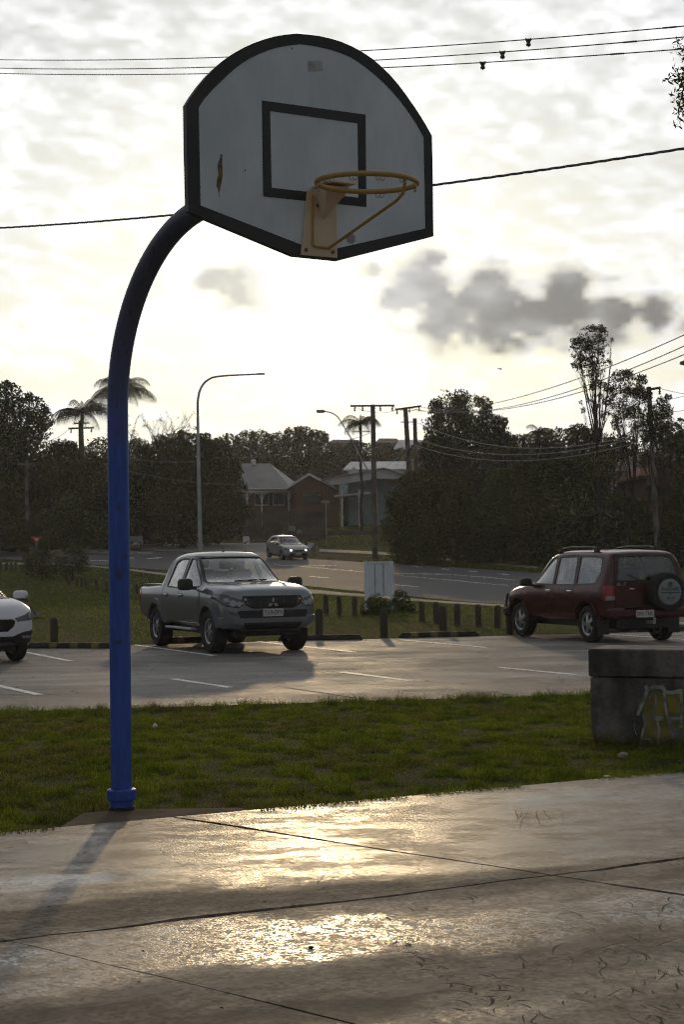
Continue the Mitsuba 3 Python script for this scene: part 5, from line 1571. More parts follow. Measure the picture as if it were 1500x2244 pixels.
plate_text(suv, '005·TNC', -2.345, .15, .545, -1, ink='sign_black')
tm = meshkit.text_mesh('XL-7', .055, .003, True)
suv.add('badge', xf(tm, trans(-2.225, .66, 1.055) @ rotz(-PI / 2) @ rotm(PI / 2, [1, 0, 0])), 'chrome', None, False)
suv.add('rear_wiper', tube([[-2.235, .12, 1.13], [-2.20, .42, 1.26]], .012, 6), 'black_plastic')
suv.add('door_pull', bx(-2.25, -2.21, .30, .40, .98, 1.01, .008), 'chrome')
suv.seat(.0, .34, .80)
suv.seat(.0, -.34, .80)
suv.seat(-.85, 0, .80, 1.1)
suv.add('dashboard', bx(.5, .86, -.66, .66, .84, 1.06, .05), 'seat_cloth')
st = trimesh.creation.torus(0.18, 0.016, 28, 8)
suv.add('steering_wheel', xf(st, trans(.42, -.34, 1.08) @ rotm(-1.15, [0, 1, 0])), 'black_plastic')
suv.add('tow_bar', cat(bx(-2.42, -2.2, -.03, .03, .36, .42), xf(trimesh.creation.icosphere(2, .03), trans(-2.42, 0, .45))), 'galv_steel')

# ---- white car cut by the left edge, nose towards the court
WM = trans(-6.82, 29.1, zt(31) + 0.006) @ rotz(math.radians(-90 + 30))
wb = Body(-2.05, 2.16,
          bot=[(-2.05, .42), (0, .30), (1.7, .28), (2.05, .30), (2.16, .42)],
          belt=[(-2.05, 1.0), (0, .98), (1.2, .96), (1.6, .92), (1.95, .82), (2.16, .68)],
          top=[(-2.05, 1.05), (-1.9, 1.36), (-1.6, 1.54), (-.6, 1.60), (0, 1.585), (.25, 1.52), (1.0, 1.07), (1.12, 1.035), (1.6, .985), (1.92, .91), (2.08, .80), (2.16, .70)],
          w=[(-2.05, .75), (-1.6, .88), (1.4, .90), (1.75, .885), (1.98, .80), (2.10, .64), (2.16, .50)],
          wt=[(-2.05, .6), (-1.6, .58), (0, .60), (.3, .61), (1.05, .70), (1.2, .80), (1.7, .77), (2.0, .66), (2.16, .42)], crown=0.035, r=0.12)
wc = Car('hatchback', 'white car cut by the left edge of the photo, parked nose out', None, wb, 'paint_white', WM)
wc.cabin(-1.7, .94, .82)
wc.arches((1.30, -1.28), .39, .345)
wc.side_window([(.84, 1.03), (.30, 1.40), (.12, 1.49), (-.08, 1.50), (-.12, 1.0)])
wc.side_window([(-.2, 1.0), (-.18, 1.5), (-.9, 1.49), (-1.2, 1.35), (-1.25, 1.05)])
wc.end_window([(-.70, 1.06), (.70, 1.06), (.58, 1.51), (-.58, 1.51)], .15, 1.7, 'windscreen')
wc.door([(.95, .40), (.94, 1.0), (.86, 1.06), (.32, 1.44), (.12, 1.54), (-.14, 1.545), (-.16, .40)], 0.0, .88, 'front_door')
wc.finish('body')
wc.flare(1.30, .345, .39, .45, .012, 'black_plastic', .36)
wc.flare(-1.28, .345, .39, .45, .012, 'black_plastic', .36)
wc.wheels((1.30, -1.28), .765, .335, .215, .215, 5, .03, True)
for s in (1, -1):
    hp = [(s * .47, .735), (s * .66, .78), (s * .83, .865), (s * .90, .86), (s * .90, .725), (s * .86, .70), (s * .66, .685), (s * .50, .675)]
    k = wc.add('headlight', wc.patch(mprism(Polygon(hp).buffer(0), 1.5, 2.4, 'x'), .005, -.03), 'lamp_dark', smooth=40)
    wc.add('headlight_lens', wc.patch(mprism(Polygon([(s * .74, .715), (s * .82, .725), (s * .82, .79), (s * .75, .78)]), 1.5, 2.4, 'x'), .009, -.01), 'lamp_clear', k)
    fg = wc.add('fog_lamp_bezel', wc.patch(mprism(Polygon([(s * .42, .44), (s * .60, .50), (s * .90, .54), (s * .92, .33), (s * .52, .33)]), 1.4, 2.4, 'x'), .006, -.03), 'black_plastic')
    for q in range(4):
        wc.add('fog_lamp', wc.patch(mprism(sbox(*sorted((s * (.60 + .06 * q), s * (.645 + .06 * q))), .42, .455) if False else sbox(min(s * (.60 + .06 * q), s * (.645 + .06 * q)), .405, max(s * (.60 + .06 * q), s * (.645 + .06 * q)), .445), 1.4, 2.4, 'x'), .012, 0), 'chrome', fg)
    mm = trimesh.creation.icosphere(3, 1.0)
    mm.vertices = np.sign(mm.vertices) * np.abs(mm.vertices) ** .65 * [0.075, 0.125, 0.075]
    k = wc.add('door_mirror', xf(mm, trans(.72, s * 1.06, 1.08)), 'paint_white', smooth=True)
    wc.add('mirror_base', xf(bx(-.07, .07, -.11, .11, -.03, .0, .012), trans(.72, s * 1.05, 1.015)), 'black_plastic', k)
    wc.add('mirror_indicator', xf(bx(-.02, .03, -.03, .03, -.02, .02, .01), trans(.77, s * 1.16, 1.05)), 'lamp_clear', k)
gp = [(-.42, .72), (.42, .72), (.47, .69), (.44, .60), (.34, .52), (-.34, .52), (-.44, .60), (-.47, .69)]
wc.add('grille', wc.patch(mprism(gp, 1.9, 2.4, 'x'), .005, -.02), 'gloss_black')
wc.add('bumper_lower', wc.patch(mprism([(-.88, .34), (.88, .34), (.86, .20), (-.86, .20)], 1.4, 2.4, 'x'), .008, -.03), 'black_plastic')
wc.add('lower_grille', wc.patch(mprism([(-.43, .44), (.43, .44), (.50, .34), (-.50, .34)], 1.4, 2.4, 'x'), .005, -.03), 'black_plastic')
wc.add('skid_plate', wc.patch(mprism([(-.42, .345), (.42, .345), (.52, .30), (.40, .285), (-.40, .285), (-.52, .30)], 1.4, 2.4, 'x'), .016, -.01), 'grey_plastic')
wc.add('chassis', bx(-1.9, 1.8, -.6, .6, .18, .36), 'black_plastic')
wc.seat(.0, .36, .76)
wc.seat(.0, -.36, .76)
wc.add('dashboard', bx(.55, .92, -.68, .68, .82, 1.02, .05), 'seat_cloth')

# ---- small silver car on the far road, lights on
hp_ = gpt(634, 1219)
HM = trans(-3.55, 107.6, zt(107.6) + 0.0) @ rotz(math.radians(-90 + 22)) @ rotm(0.058, [0, 1, 0])
hb = Body(-1.92, 2.10,
          bot=[(-1.92, .35), (0, .24), (1.6, .22), (1.95, .24), (2.10, .36)],
          belt=[(-1.92, .98), (0, .95), (1.0, .90), (1.5, .84), (1.9, .74), (2.10, .60)],
          top=[(-1.92, 1.05), (-1.75, 1.28), (-1.4, 1.40), (-.5, 1.45), (.05, 1.425), (.35, 1.33), (1.15, .96), (1.3, .93), (1.7, .85), (1.95, .74), (2.10, .62)],
          w=[(-1.92, .70), (-1.5, .85), (1.3, .865), (1.7, .84), (1.95, .74), (2.10, .50)],
          wt=[(-1.92, .58), (-1.4, .54), (0, .55), (.3, .56), (1.15, .64), (1.35, .74), (1.75, .70), (2.10, .4)], crown=0.03, r=0.12, n=64)
hc = Car('hatchback', 'small silver car with bright headlights driving on the far road', None, hb, 'paint_silver', HM, 'tint_glass')
hc.cabin(-1.5, 1.06, .80)
hc.arches((1.28, -1.30), .35, .32)
hc.side_window([(.95, .95), (.30, 1.28), (.12, 1.34), (-.1, 1.35), (-.14, .95)])
hc.side_window([(-.22, .96), (-.2, 1.35), (-.8, 1.34), (-1.1, 1.22), (-1.2, 1.02)])
hc.end_window([(-.66, .965), (.66, .965), (.54, 1.36), (-.54, 1.36)], .1, 1.8, 'windscreen')
hc.end_window([(-.6, 1.02), (.6, 1.02), (.5, 1.33), (-.5, 1.33)], -2.2, -1.3, 'rear_window')
hc.finish('body')
hc.wheels((1.28, -1.30), .735, .305, .2, .2, 5, .03, True)
for s in (1, -1):
    hp = [(s * .34, .66), (s * .56, .70), (s * .80, .80), (s * .84, .70), (s * .72, .60), (s * .46, .585)]
    k = hc.add('headlight', hc.patch(mprism(Polygon(hp).buffer(0), 1.4, 2.4, 'x'), .006, -.03), 'lamp_dark')
    lm = from_man(hc.patch(mprism(Point(s * .50, .645).buffer(.062), 1.4, 2.4, 'x'), .016, -.005))
    kk = part(k, 'lit_lamp', mikit.ply(xf(lm, HM), 'mat_lamp_clear'), None)
    scene[kk]['emitter'] = {'type': 'area', 'radiance': rgb(1.6, 1.6, 1.5)}
    mm = trimesh.creation.icosphere(2, 1.0)
    mm.vertices *= [.08, .12, .09]
    hc.add('door_mirror', xf(mm, trans(.85, s * .97, .98)), 'black_plastic', smooth=True)
hc.add('grille', hc.patch(mprism([(-.36, .65), (.36, .65), (.2, .55), (-.2, .55)], 1.8, 2.4, 'x'), .006, -.02), 'gloss_black')
dmd = Polygon([(0, -.07), (.05, 0), (0, .07), (-.05, 0)])
hc.add('emblem', xf(prism(dmd.difference(dmd.buffer(-.018)), 0, .015), trans(2.12, 0, .62) @ rotz(PI / 2) @ rotm(PI / 2, [1, 0, 0])), 'chrome')
hc.add('lower_grille', hc.patch(mprism([(-.55, .45), (.55, .45), (.62, .30), (-.62, .30)], 1.6, 2.4, 'x'), .006, -.03), 'black_plastic')
plate_text(hc, '402·WGT', 2.12, 0, .40, 1, ink='sign_black')
hc.add('chassis', bx(-1.8, 1.8, -.6, .6, .15, .34), 'black_plastic')
hc.seat(.1, .34, .66)
hc.seat(.1, -.34, .66)
hc.add('dashboard', bx(.6, 1.0, -.62, .62, .78, .94, .05), 'seat_cloth')

# ---------------------------------------------------------------- small person sitting on the lawn behind the white car
pp_ = gpt(60, 1356)
PM = trans(pp_[0], pp_[1], zt(pp_[1])) @ rotz(math.radians(-35))
ps = 0.60


def blob_body(bones, L=0.02, it=6):
    m = None
    for a, b, ra, rb in bones:
        h = m3d.Manifold.batch_hull([m3d.Manifold.sphere(ra, 20).translate(tuple(map(float, a))), m3d.Manifold.sphere(rb, 20).translate(tuple(map(float, b)))])
        m = h if m is None else m + h
    t = from_man(m.refine_to_length(L))
    t.merge_vertices()
    trimesh.smoothing.filter_taubin(t, iterations=it)
    return t


def S(*p):
    return np.array(p) * ps


person = thing('person', 'small person in a dark top sitting on the lawn behind the white car', 'person')
top_ = blob_body([(S(0, -.0, .14), S(-.02, 0, .30), .15 * ps, .135 * ps), (S(-.02, 0, .30), S(-.01, 0, .50), .135 * ps, .15 * ps), (S(-.01, -.17, .53), S(-.01, .17, .53), .072 * ps, .072 * ps), (S(-.01, .17, .53), S(.12, .24, .32), .06 * ps, .05 * ps), (S(.12, .24, .32), S(.33, .14, .30), .05 * ps, .038 * ps),
                  (S(-.01, -.17, .53), S(.12, -.24, .32), .06 * ps, .05 * ps), (S(.12, -.24, .32), S(.33, -.10, .31), .05 * ps, .038 * ps), (S(0, 0, .52), S(.01, 0, .62), .07 * ps, .055 * ps)])
part(person, 'top', xf(top_, PM), 'dark_cloth', smooth=True)
legs = blob_body([(S(0, .09, .10), S(.40, .13, .34), .085 * ps, .062 * ps), (S(.40, .13, .34), S(.62, .12, .05), .058 * ps, .042 * ps), (S(0, -.09, .10), S(.38, -.12, .36), .085 * ps, .062 * ps), (S(.38, -.12, .36), S(.60, -.10, .05), .058 * ps, .042 * ps), (S(0, -.09, .10), S(0, .09, .10), .10 * ps, .10 * ps)])
part(person, 'trousers', xf(legs, PM), 'grey_cloth', smooth=True)
shoes = blob_body([(S(.60, .12, .045), S(.74, .14, .035), .045 * ps, .038 * ps)]), blob_body([(S(.58, -.10, .045), S(.72, -.12, .035), .045 * ps, .038 * ps)])
part(person, 'shoe', xf(shoes[0], PM), 'dark_cloth', smooth=True)
part(person, 'shoe', xf(shoes[1], PM), 'dark_cloth', smooth=True)
head = blob_body([(S(.02, 0, .60), S(.03, 0, .68), .055 * ps, .06 * ps), (S(.025, 0, .76), S(.035, 0, .72), .098 * ps, .085 * ps), (S(.06, 0, .68), S(.045, 0, .70), .06 * ps, .075 * ps), (S(.125, 0, .725), S(.11, 0, .745), .016 * ps, .012 * ps), (S(.03, .095, .73), S(.03, .098, .75), .02 * ps, .018 * ps), (S(.03, -.095, .73), S(.03, -.098, .75), .02 * ps, .018 * ps)], 0.01, 4)
hd_ = part(person, 'head', xf(head, PM), 'skin', smooth=True)
for s in (1, -1):
    part(hd_, 'eye', xf(trimesh.creation.icosphere(1, .011 * ps), PM @ trans(*S(.112, s * .036, .755))), 'hair', smooth=True)
    hand = blob_body([(S(.33, s * .12, .305), S(.38, s * .09, .31), .030 * ps, .026 * ps)] + [(S(.38, s * (.075 + .015 * q), .315), S(.43, s * (.06 + .013 * q), .30 - .004 * q), .011 * ps, .009 * ps) for q in range(4)] + [(S(.35, s * .10, .325), S(.385, s * .075, .345), .012 * ps, .010 * ps)], 0.006, 3)
    part(person, 'hand', xf(hand, PM), 'skin', smooth=True)
part(hd_, 'mouth', xf(bx(-.004, .004, -.02 * ps, .02 * ps, -.004, .004), PM @ trans(*S(.108, 0, .68))), 'lamp_red')
hair = blob_body([(S(.0, 0, .79), S(-.03, 0, .74), .105 * ps, .105 * ps), (S(-.04, 0, .72), S(-.055, 0, .62), .085 * ps, .06 * ps), (S(.06, 0, .815), S(.0, 0, .82), .06 * ps, .08 * ps)], 0.012, 4)
part(hd_, 'hair', xf(hair, PM), 'hair', smooth=True)
# ---------------------------------------------------------------- trees and shrubs
def leaf_cloud(lobes, per_m2, size, rng, asp=0.5, thr=0.40, fs=1.0, droop=0.0, fill=0.35):
    """Leaf quads scattered through the volume of ellipsoid lobes [(centre, radii)], thinned by noise so that gaps and clumps form."""
    P = []
    for c, r in lobes:
        r = np.broadcast_to(np.asarray(r, float), (3,))
        n = int(per_m2 * 4.2 * (r[0] * r[2] + r[0] * r[1] + r[1] * r[2]))
        d = rng.normal(size=(n, 3))
        d /= np.linalg.norm(d, axis=1, keepdims=True)
        rad = np.where(rng.uniform(size=n) < fill, rng.uniform(0, 1, n) ** 0.45, 1 - 0.22 * np.abs(rng.normal(size=n)))
        bump = 0.72 + 0.62 * meshkit.fbm(d * 2.1 + np.asarray(c) * 0.7, 3, 5)
        P.append(np.asarray(c) + d * r * np.clip(rad, 0.02, 1.15)[:, None] * bump[:, None])
    P = np.vstack(P)
    k = meshkit.fbm(P * 0.95 * fs, 3, 17)
    P = P[k > thr]
    n = len(P)
    if not n:
        return np.zeros((0, 3)), np.zeros((0, 3), int)
    a = rng.normal(size=(n, 3))
    a[:, 2] -= droop
    a /= np.linalg.norm(a, axis=1, keepdims=True)
    b = np.cross(a, rng.normal(size=(n, 3)))
    b /= np.linalg.norm(b, axis=1, keepdims=True) + 1e-9
    s = size * rng.uniform(0.55, 1.35, n)[:, None]
    v = np.stack([P - a * s, P + b * s * asp, P + a * s, P - b * s * asp], 1).reshape(-1, 3)
    i = np.arange(n)[:, None] * 4
    return v, np.vstack([i + [0, 1, 2], i + [0, 2, 3]])


def limbs(base, lobes, r0, rng, sway=0.06, fork=0.45):
    ms = []
    base = np.asarray(base, float)
    top = np.mean([c for c, _ in lobes], axis=0)
    f = base + (top - base) * fork
    f[:2] += rng.uniform(-1, 1, 2) * sway * np.linalg.norm(top - base)
    t = np.linspace(0, 1, 8)[:, None]
    trunk = base * (1 - t) + f * t
    trunk[:, :2] += (np.sin(t * PI) * rng.uniform(-1, 1, 2) * sway * np.linalg.norm(f - base))
    ms.append(tube(trunk, np.linspace(r0, r0 * 0.68, 8), 9))
    for c, r in lobes:
        c = np.asarray(c, float)
        m = (f + c) / 2 + rng.uniform(-1, 1, 3) * 0.12 * np.linalg.norm(c - f) + [0, 0, -0.08 * np.linalg.norm(c - f)]
        tt = np.linspace(0, 1, 8)[:, None]
        p = (1 - tt) ** 2 * f + 2 * tt * (1 - tt) * m + tt ** 2 * c
        ms.append(tube(p, np.linspace(r0 * 0.5, r0 * 0.08, 8), 6))
        for _ in range(5):
            a = p[rng.integers(3, 8)]
            e = c + rng.normal(size=3) * np.broadcast_to(r, (3,)) * 0.5
            ms.append(tube(np.linspace(a, e, 4) + rng.normal(size=(4, 3)) * 0.04, np.linspace(r0 * 0.13, r0 * 0.03, 4), 4))
    return cat(ms)


def px_lobes(px, Y, rng, sq=1.0, dj=0.5):
    """Lobes at depth about Y from pixel circles (u, v, radius)."""
    out = []
    for q in px:
        u, v, r = q[:3]
        yy = Y + rng.uniform(-dj, dj) * r * Y / F * 1.6
        rr = r * yy / F
        out.append((at(u, v, yy), (rr, rr * 1.05, rr * (q[3] if len(q) > 3 else sq))))
    return out


def tree(name, label, catg, px, Y, leafm, u_base=None, seed=0, dens=34, size=0.13, r0=None, bark='bark', group=None, thr=0.40, asp=0.5, sq=1.0, fs=1.0, fill=0.35, fork=0.45, droop=0.0, base_z=None):
    rng = np.random.default_rng(1000 + seed)
    lobes = px_lobes(px, Y, rng, sq)
    ub = u_base if u_base is not None else float(np.mean([q[0] for q in px]))
    base = np.array([at(ub, 1200, Y)[0], Y, (zt(Y) if base_z is None else base_z) - 0.2])
    k = thing(name, label, catg, group)
    H = max(c[2] for c, _ in lobes) - base[2]
    part(k, 'trunk', limbs(base, lobes, r0 or 0.028 * H, rng, fork=fork), bark, smooth=40)
    v, f = leaf_cloud(lobes, dens * 1.5, size * 0.88, rng, asp, thr - 0.02, fs, droop, fill)
    part(k, 'crown', (v, f), leafm, smooth=False)
    return k


def lump(u0, u1, v0, v1, n, rr, seed):
    """Pixel circles filling a box, the top ones smaller."""
    rng = np.random.default_rng(seed)
    return [(rng.uniform(u0, u1), v0 + (v1 - v0) * rng.uniform(0, 1) ** 0.9, rr * rng.uniform(0.7, 1.25)) for _ in range(n)]


# right hand side: big round tree, understorey and gums
tree('round_tree', 'large dense round topped tree right of the tilted crossarm pole', 'tree', [(985, 905, 42), (1035, 915, 46), (960, 940, 34), (1075, 945, 38), (1005, 960, 60), (1050, 1000, 60), (970, 1010, 52), (955, 890, 16), (1010, 872, 20), (1060, 890, 20), (1095, 930, 18), (950, 985, 32), (1100, 985, 40), (1000, 1080, 65), (1070, 1090, 60), (940, 1060, 40)], 119, 'leaf_dark', 1010, 1, dens=60, size=0.12, thr=0.36)
hedge = [
    ((900, 1110, 52), (880, 1160, 46), (930, 1180, 52), (900, 1060, 26), (870, 1100, 22), (925, 1060, 34), (890, 1210, 36)),
    ((985, 1130, 62), (960, 1200, 46), (1020, 1195, 52), (1000, 1080, 40), (1040, 1140, 50)),
    ((1085, 1130, 60), (1130, 1190, 55), (1065, 1205, 46), (1100, 1070, 42), (1140, 1090, 46)),
    ((1180, 1100, 56), (1210, 1180, 60), (1160, 1040, 38), (1200, 1040, 36), (1165, 1205, 50)),
    ((1270, 1110, 60), (1300, 1190, 60), (1260, 1035, 42), (1300, 1050, 36), (1245, 1200, 50)),
    ((1360, 1135, 46), (1400, 1190, 55), (1345, 1095, 28), (1390, 1120, 30), (1340, 1200, 46)),
    ((1450, 1130, 52), (1480, 1190, 60), (1520, 1110, 55), (1440, 1200, 46), (1540, 1180, 60))]
for i, px in enumerate(hedge):
    tree('shrub', f'dark bushy understorey shrub across the road at right, {ORD[i]} from the panel sign side', 'shrub', px, (99, 100, 98, 96, 94, 92, 88)[i], ('leaf_dark', 'leaf_dark', 'leaf_shrub', 'leaf_olive', 'leaf_dark', 'leaf_dark', 'leaf_dark')[i], seed=20 + i, dens=78, size=0.11, thr=0.36, group='understorey shrubs across the road')
tree('tree', 'mid height olive tree behind the understorey, first right of the round tree', 'tree', [(1130, 985, 34), (1165, 965, 24), (1110, 1020, 38), (1160, 1020, 42), (1140, 1060, 46), (1095, 955, 14), (1105, 925, 10)], 112, 'leaf_olive', 1135, 31, dens=72, size=0.11)
tree('tree', 'mid height dark tree below the leaning gum, with a ragged top', 'tree', [(1225, 975, 36), (1270, 960, 30), (1250, 1020, 50), (1200, 1010, 40), (1300, 1000, 46), (1190, 965, 18), (1290, 945, 20)], 108, 'leaf_dark', 1250, 32, dens=72, size=0.11)
tree('tree', 'dark spreading tree in front of the red roofed house at the right edge', 'tree', [(1440, 985, 34), (1480, 960, 36), (1520, 990, 50), (1405, 1000, 26), (1500, 1040, 36), (1460, 1025, 22), (1495, 930, 14)], 98, 'leaf_dark', 1480, 33, dens=72, size=0.11)
tree('tree', 'dark tree between the gums and the white gable at right', 'tree', [(1345, 985, 34), (1375, 975, 24), (1325, 1030, 34), (1310, 1070, 28)], 102, 'leaf_olive', 1335, 34, dens=72, size=0.11)
# gums: thin bare stems, crowns in tufts
gA = [(1290, 740, 20), (1315, 735, 16), (1272, 770, 20), (1300, 775, 22), (1325, 768, 13), (1285, 805, 18), (1310, 815, 17), (1330, 800, 11), (1262, 745, 9), (1262, 800, 8), (1298, 845, 12), (1325, 840, 12), (1318, 722, 9), (1340, 745, 5), (1300, 722, 8)]
tree('gum_tree', 'tall slender gum tree leaning left above the dark trees', 'tree', [(q[0], q[1], q[2] * 1.25) for q in gA + [(1312, 870, 9), (1330, 880, 9), (1318, 910, 8), (1335, 905, 7)]], 84, 'leaf_gum', 1322, 40, dens=170, size=0.075, r0=0.09, bark='bark', thr=0.49, asp=0.4, fork=0.62, fs=2.4, fill=0.6)
gB = [(1365, 835, 20), (1390, 850, 18), (1350, 865, 16), (1375, 880, 22), (1405, 860, 14), (1360, 905, 16), (1390, 915, 18), (1345, 900, 12), (1405, 835, 12), (1376, 818, 9), (1355, 930, 12), (1335, 850, 9), (1340, 885, 9)]
tree('gum_tree', 'open gum tree in the middle of the right hand group', 'tree', [(q[0], q[1], q[2] * 1.35) for q in gB], 86, 'leaf_gum', 1372, 41, dens=170, size=0.075, r0=0.08, thr=0.47, asp=0.4, fork=0.45, fs=2.2, fill=0.6)
gC = [(1415, 865, 12), (1412, 900, 16), (1440, 905, 16), (1455, 930, 18), (1430, 940, 22), (1462, 900, 11), (1452, 880, 9), (1465, 870, 6), (1408, 835, 9), (1410, 945, 20), (1470, 945, 12)]
tree('gum_tree', 'gum tree wrapped round the dark pole near the right edge', 'tree', [(q[0], q[1], q[2] * 1.4) for q in gC], 80, 'leaf_gum', 1445, 42, dens=170, size=0.075, r0=0.07, thr=0.46, asp=0.4, fs=2.2, fill=0.6)
tree('sapling', 'wispy reddish sapling left of the leaning gum stem', 'tree', [(1290, 880, 7), (1280, 900, 7), (1300, 905, 7), (1310, 890, 6), (1275, 882, 5)], 90, 'leaf_olive', 1318, 43, dens=90, size=0.08, r0=0.04, thr=0.45, fs=2)
# left hand side
tree('tree', 'large dark tree with gaps at the left edge', 'tree', [(15, 870, 36), (-15, 890, 50), (45, 890, 22), (70, 900, 34), (95, 920, 24), (60, 940, 40), (20, 940, 46), (-20, 960, 55), (98, 945, 18), (50, 985, 50), (0, 1010, 60), (15, 845, 12), (65, 870, 12), (100, 900, 10)], 123, 'leaf_dark', 20, 57, dens=46, size=0.13, thr=0.43)
for i, (px, Y, lm) in enumerate((([(40, 1060, 62), (0, 1100, 62), (80, 1110, 60), (20, 1150, 60), (-30, 1060, 60), (90, 1030, 40), (-20, 1150, 60)], 122, 'leaf_dark'), ([(140, 1010, 42), (120, 1060, 46), (165, 1055, 46), (150, 1110, 60), (110, 1130, 46), (190, 1120, 52), (125, 985, 16), (155, 985, 18)], 124, 'leaf_dark'),
                                  ([(215, 1035, 36), (240, 1060, 42), (225, 1110, 60), (265, 1080, 50), (260, 1140, 50), (200, 1010, 18), (240, 1010, 22)], 125, 'leaf_olive'), ([(150, 1140, 46), (190, 1160, 40), (110, 1160, 46), (60, 1160, 42), (225, 1165, 34), (150, 1110, 30)], 119, 'leaf_shrub'), ([(10, 1160, 42), (50, 1175, 34), (-30, 1160, 46), (110, 1178, 28), (215, 1180, 25), (255, 1175, 30)], 117.5, 'leaf_dark'))):
    tree('bush', f'dark bushy tree in the left hand thicket, {("upper left", "under the far power pole", "behind the blue pole", "olive green in the middle", "low along the road")[i]}', 'tree', px, Y, lm, seed=60 + i, dens=50, size=0.14, thr=0.36)
tree('tree', 'broad dark clump of trees left of the brick house, behind the street lamp', 'tree', [(330, 1010, 40), (380, 985, 36), (430, 985, 36), (475, 995, 34), (350, 1050, 56), (410, 1040, 60), (470, 1045, 46), (505, 1030, 28), (515, 1070, 28), (320, 1100, 56), (390, 1110, 66), (460, 1110, 60), (505, 1115, 36), (300, 1060, 40), (310, 985, 14), (350, 968, 18), (400, 958, 16), (452, 965, 16)], 124, 'leaf_dark', 400, 70, dens=50, size=0.14, thr=0.36)
tree('tree', 'lower skirt of the dark clump along the side street', 'tree', [(300, 1150, 40), (350, 1155, 44), (405, 1155, 44), (460, 1155, 40), (505, 1150, 34), (530, 1120, 22), (280, 1160, 30)], 127, 'leaf_dark', 410, 71, dens=46, size=0.14, thr=0.36)
# hill trees behind the houses, towards the sun
hill = [([(505, 985, 32), (540, 972, 26), (575, 972, 28), (520, 1010, 30), (565, 1010, 30), (480, 970, 12), (555, 950, 8)], 205, 'dusty tree on the hill behind the main roof, first from the left'), ([(610, 975, 28), (640, 960, 22), (668, 955, 20), (630, 1000, 36), (670, 990, 36), (655, 942, 9)], 212, 'dusty tree on the hill under the sun, in the middle'),
        ([(705, 960, 16), (700, 985, 30), (735, 1000, 28), (690, 1020, 30), (720, 1030, 26), (690, 950, 10)], 208, 'dusty tree on the hill left of the palm'), ([(770, 1000, 26), (810, 1000, 28), (845, 998, 24), (775, 975, 12), (880, 1000, 20), (790, 1022, 22), (740, 1020, 22)], 216, 'low scrub on the hill behind the power poles'),
        ([(600, 1020, 26), (640, 1030, 26), (570, 1020, 22), (680, 1035, 20)], 196, 'dark shrubs right behind the ridge of the brick house'), ([(920, 990, 22), (950, 980, 26), (990, 980, 40), (1100, 990, 40), (1200, 1000, 50), (1320, 1000, 50)], 190, 'far trees on the hill behind the round tree'), ([(300, 1000, 40), (220, 1000, 40), (130, 1010, 44), (390, 1000, 40), (460, 990, 26), (30, 1000, 50)], 200, 'far trees on the hill behind the left thicket')]
for i, (px, Y, lb) in enumerate(hill):
    tree('hill_tree', lb, 'tree', px, Y, 'leaf_olive', seed=80 + i, dens=26, size=0.20, thr=0.34)
# shrubs on the near lawn
tree('shrub', 'dark round shrub on the left lawn, the left one of two', 'shrub', [(85, 1225, 30), (65, 1235, 20), (110, 1235, 26), (90, 1205, 16), (75, 1250, 18), (115, 1255, 18), (100, 1190, 9), (58, 1222, 8)], 86, 'leaf_dark', 90, 101, dens=110, size=0.06, thr=0.36, fs=2.2, r0=0.05)
tree('shrub', 'dark round shrub on the left lawn, the right one of two', 'shrub', [(160, 1225, 30), (140, 1240, 22), (180, 1240, 18), (165, 1200, 20), (150, 1255, 18), (172, 1185, 9), (185, 1222, 10)], 86, 'leaf_dark', 160, 102, dens=110, size=0.06, thr=0.36, fs=2.2, r0=0.05)
tree('shrub', 'leafy low shrub in front of the panel sign', 'shrub', [(825, 1322, 22), (808, 1332, 18), (842, 1333, 17), (828, 1342, 20), (800, 1345, 12)], 47, 'leaf_shrub', 825, 103, dens=420, size=0.045, thr=0.34, fs=3.5, asp=0.32, r0=0.02, droop=0.6)
tree('shrub', 'leafy low shrub behind the right post of the panel sign', 'shrub', [(880, 1315, 20), (868, 1330, 20), (895, 1335, 17), (905, 1342, 10), (875, 1300, 10)], 48.6, 'leaf_shrub', 882, 104, dens=420, size=0.045, thr=0.34, fs=3.5, asp=0.32, r0=0.02, droop=0.6)


# gum twigs hanging in at the top right corner
def twig_tree():
    rng = np.random.default_rng(7)
    Y = 16.0
    k = thing('gum_branch', 'leafy gum twigs reaching in at the top right corner', 'branch')
    ends = [(1458, 172), (1485, 120), (1492, 98), (1478, 168), (1490, 200), (1486, 215), (1496, 240), (1492, 150), (1498, 180), (1500, 110), (1505, 230), (1512, 150), (1520, 200), (1470, 178)]
    hub = at(1640, 175, Y)
    ms, lobes = [tube([at(1900, 420, Y + .2), at(1760, 260, Y), hub], [0.05, 0.035, 0.02], 8)], []
    for u, v in ends:
        e = at(u, v, Y + rng.uniform(-0.4, 0.4))
        m = (hub + e) / 2 + rng.normal(size=3) * 0.05
        t = np.linspace(0, 1, 7)[:, None]
        ms.append(tube((1 - t) ** 2 * hub + 2 * t * (1 - t) * m + t * t * e, np.linspace(0.010, 0.003, 7), 5))
        lobes.append((e, 0.055 if u < 1480 else 0.075))
        lobes.append(((e * 0.8 + hub * 0.2), 0.09))
    for _ in range(26):
        lobes.append((at(rng.uniform(1500, 1680), rng.uniform(60, 300), Y + rng.uniform(-.6, .6)), 0.13))
    b0 = at(1900, 420, Y + .2)
    ms.append(tube([[b0[0] + 1.5, Y + .6, zt(Y) - .2], [b0[0] + 1.3, Y + .5, 2.2], [b0[0] + .8, Y + .4, b0[2] - 1.2], b0], [0.17, 0.14, 0.09, 0.05], 10))
    part(k, 'twig', cat(ms), 'bark', smooth=40)
    v, f = leaf_cloud(lobes, 260, 0.030, rng, 0.3, 0.36, 6, 0.8, 0.8)
    part(k, 'leaves', (v, f), 'leaf_gum', smooth=False)


twig_tree()


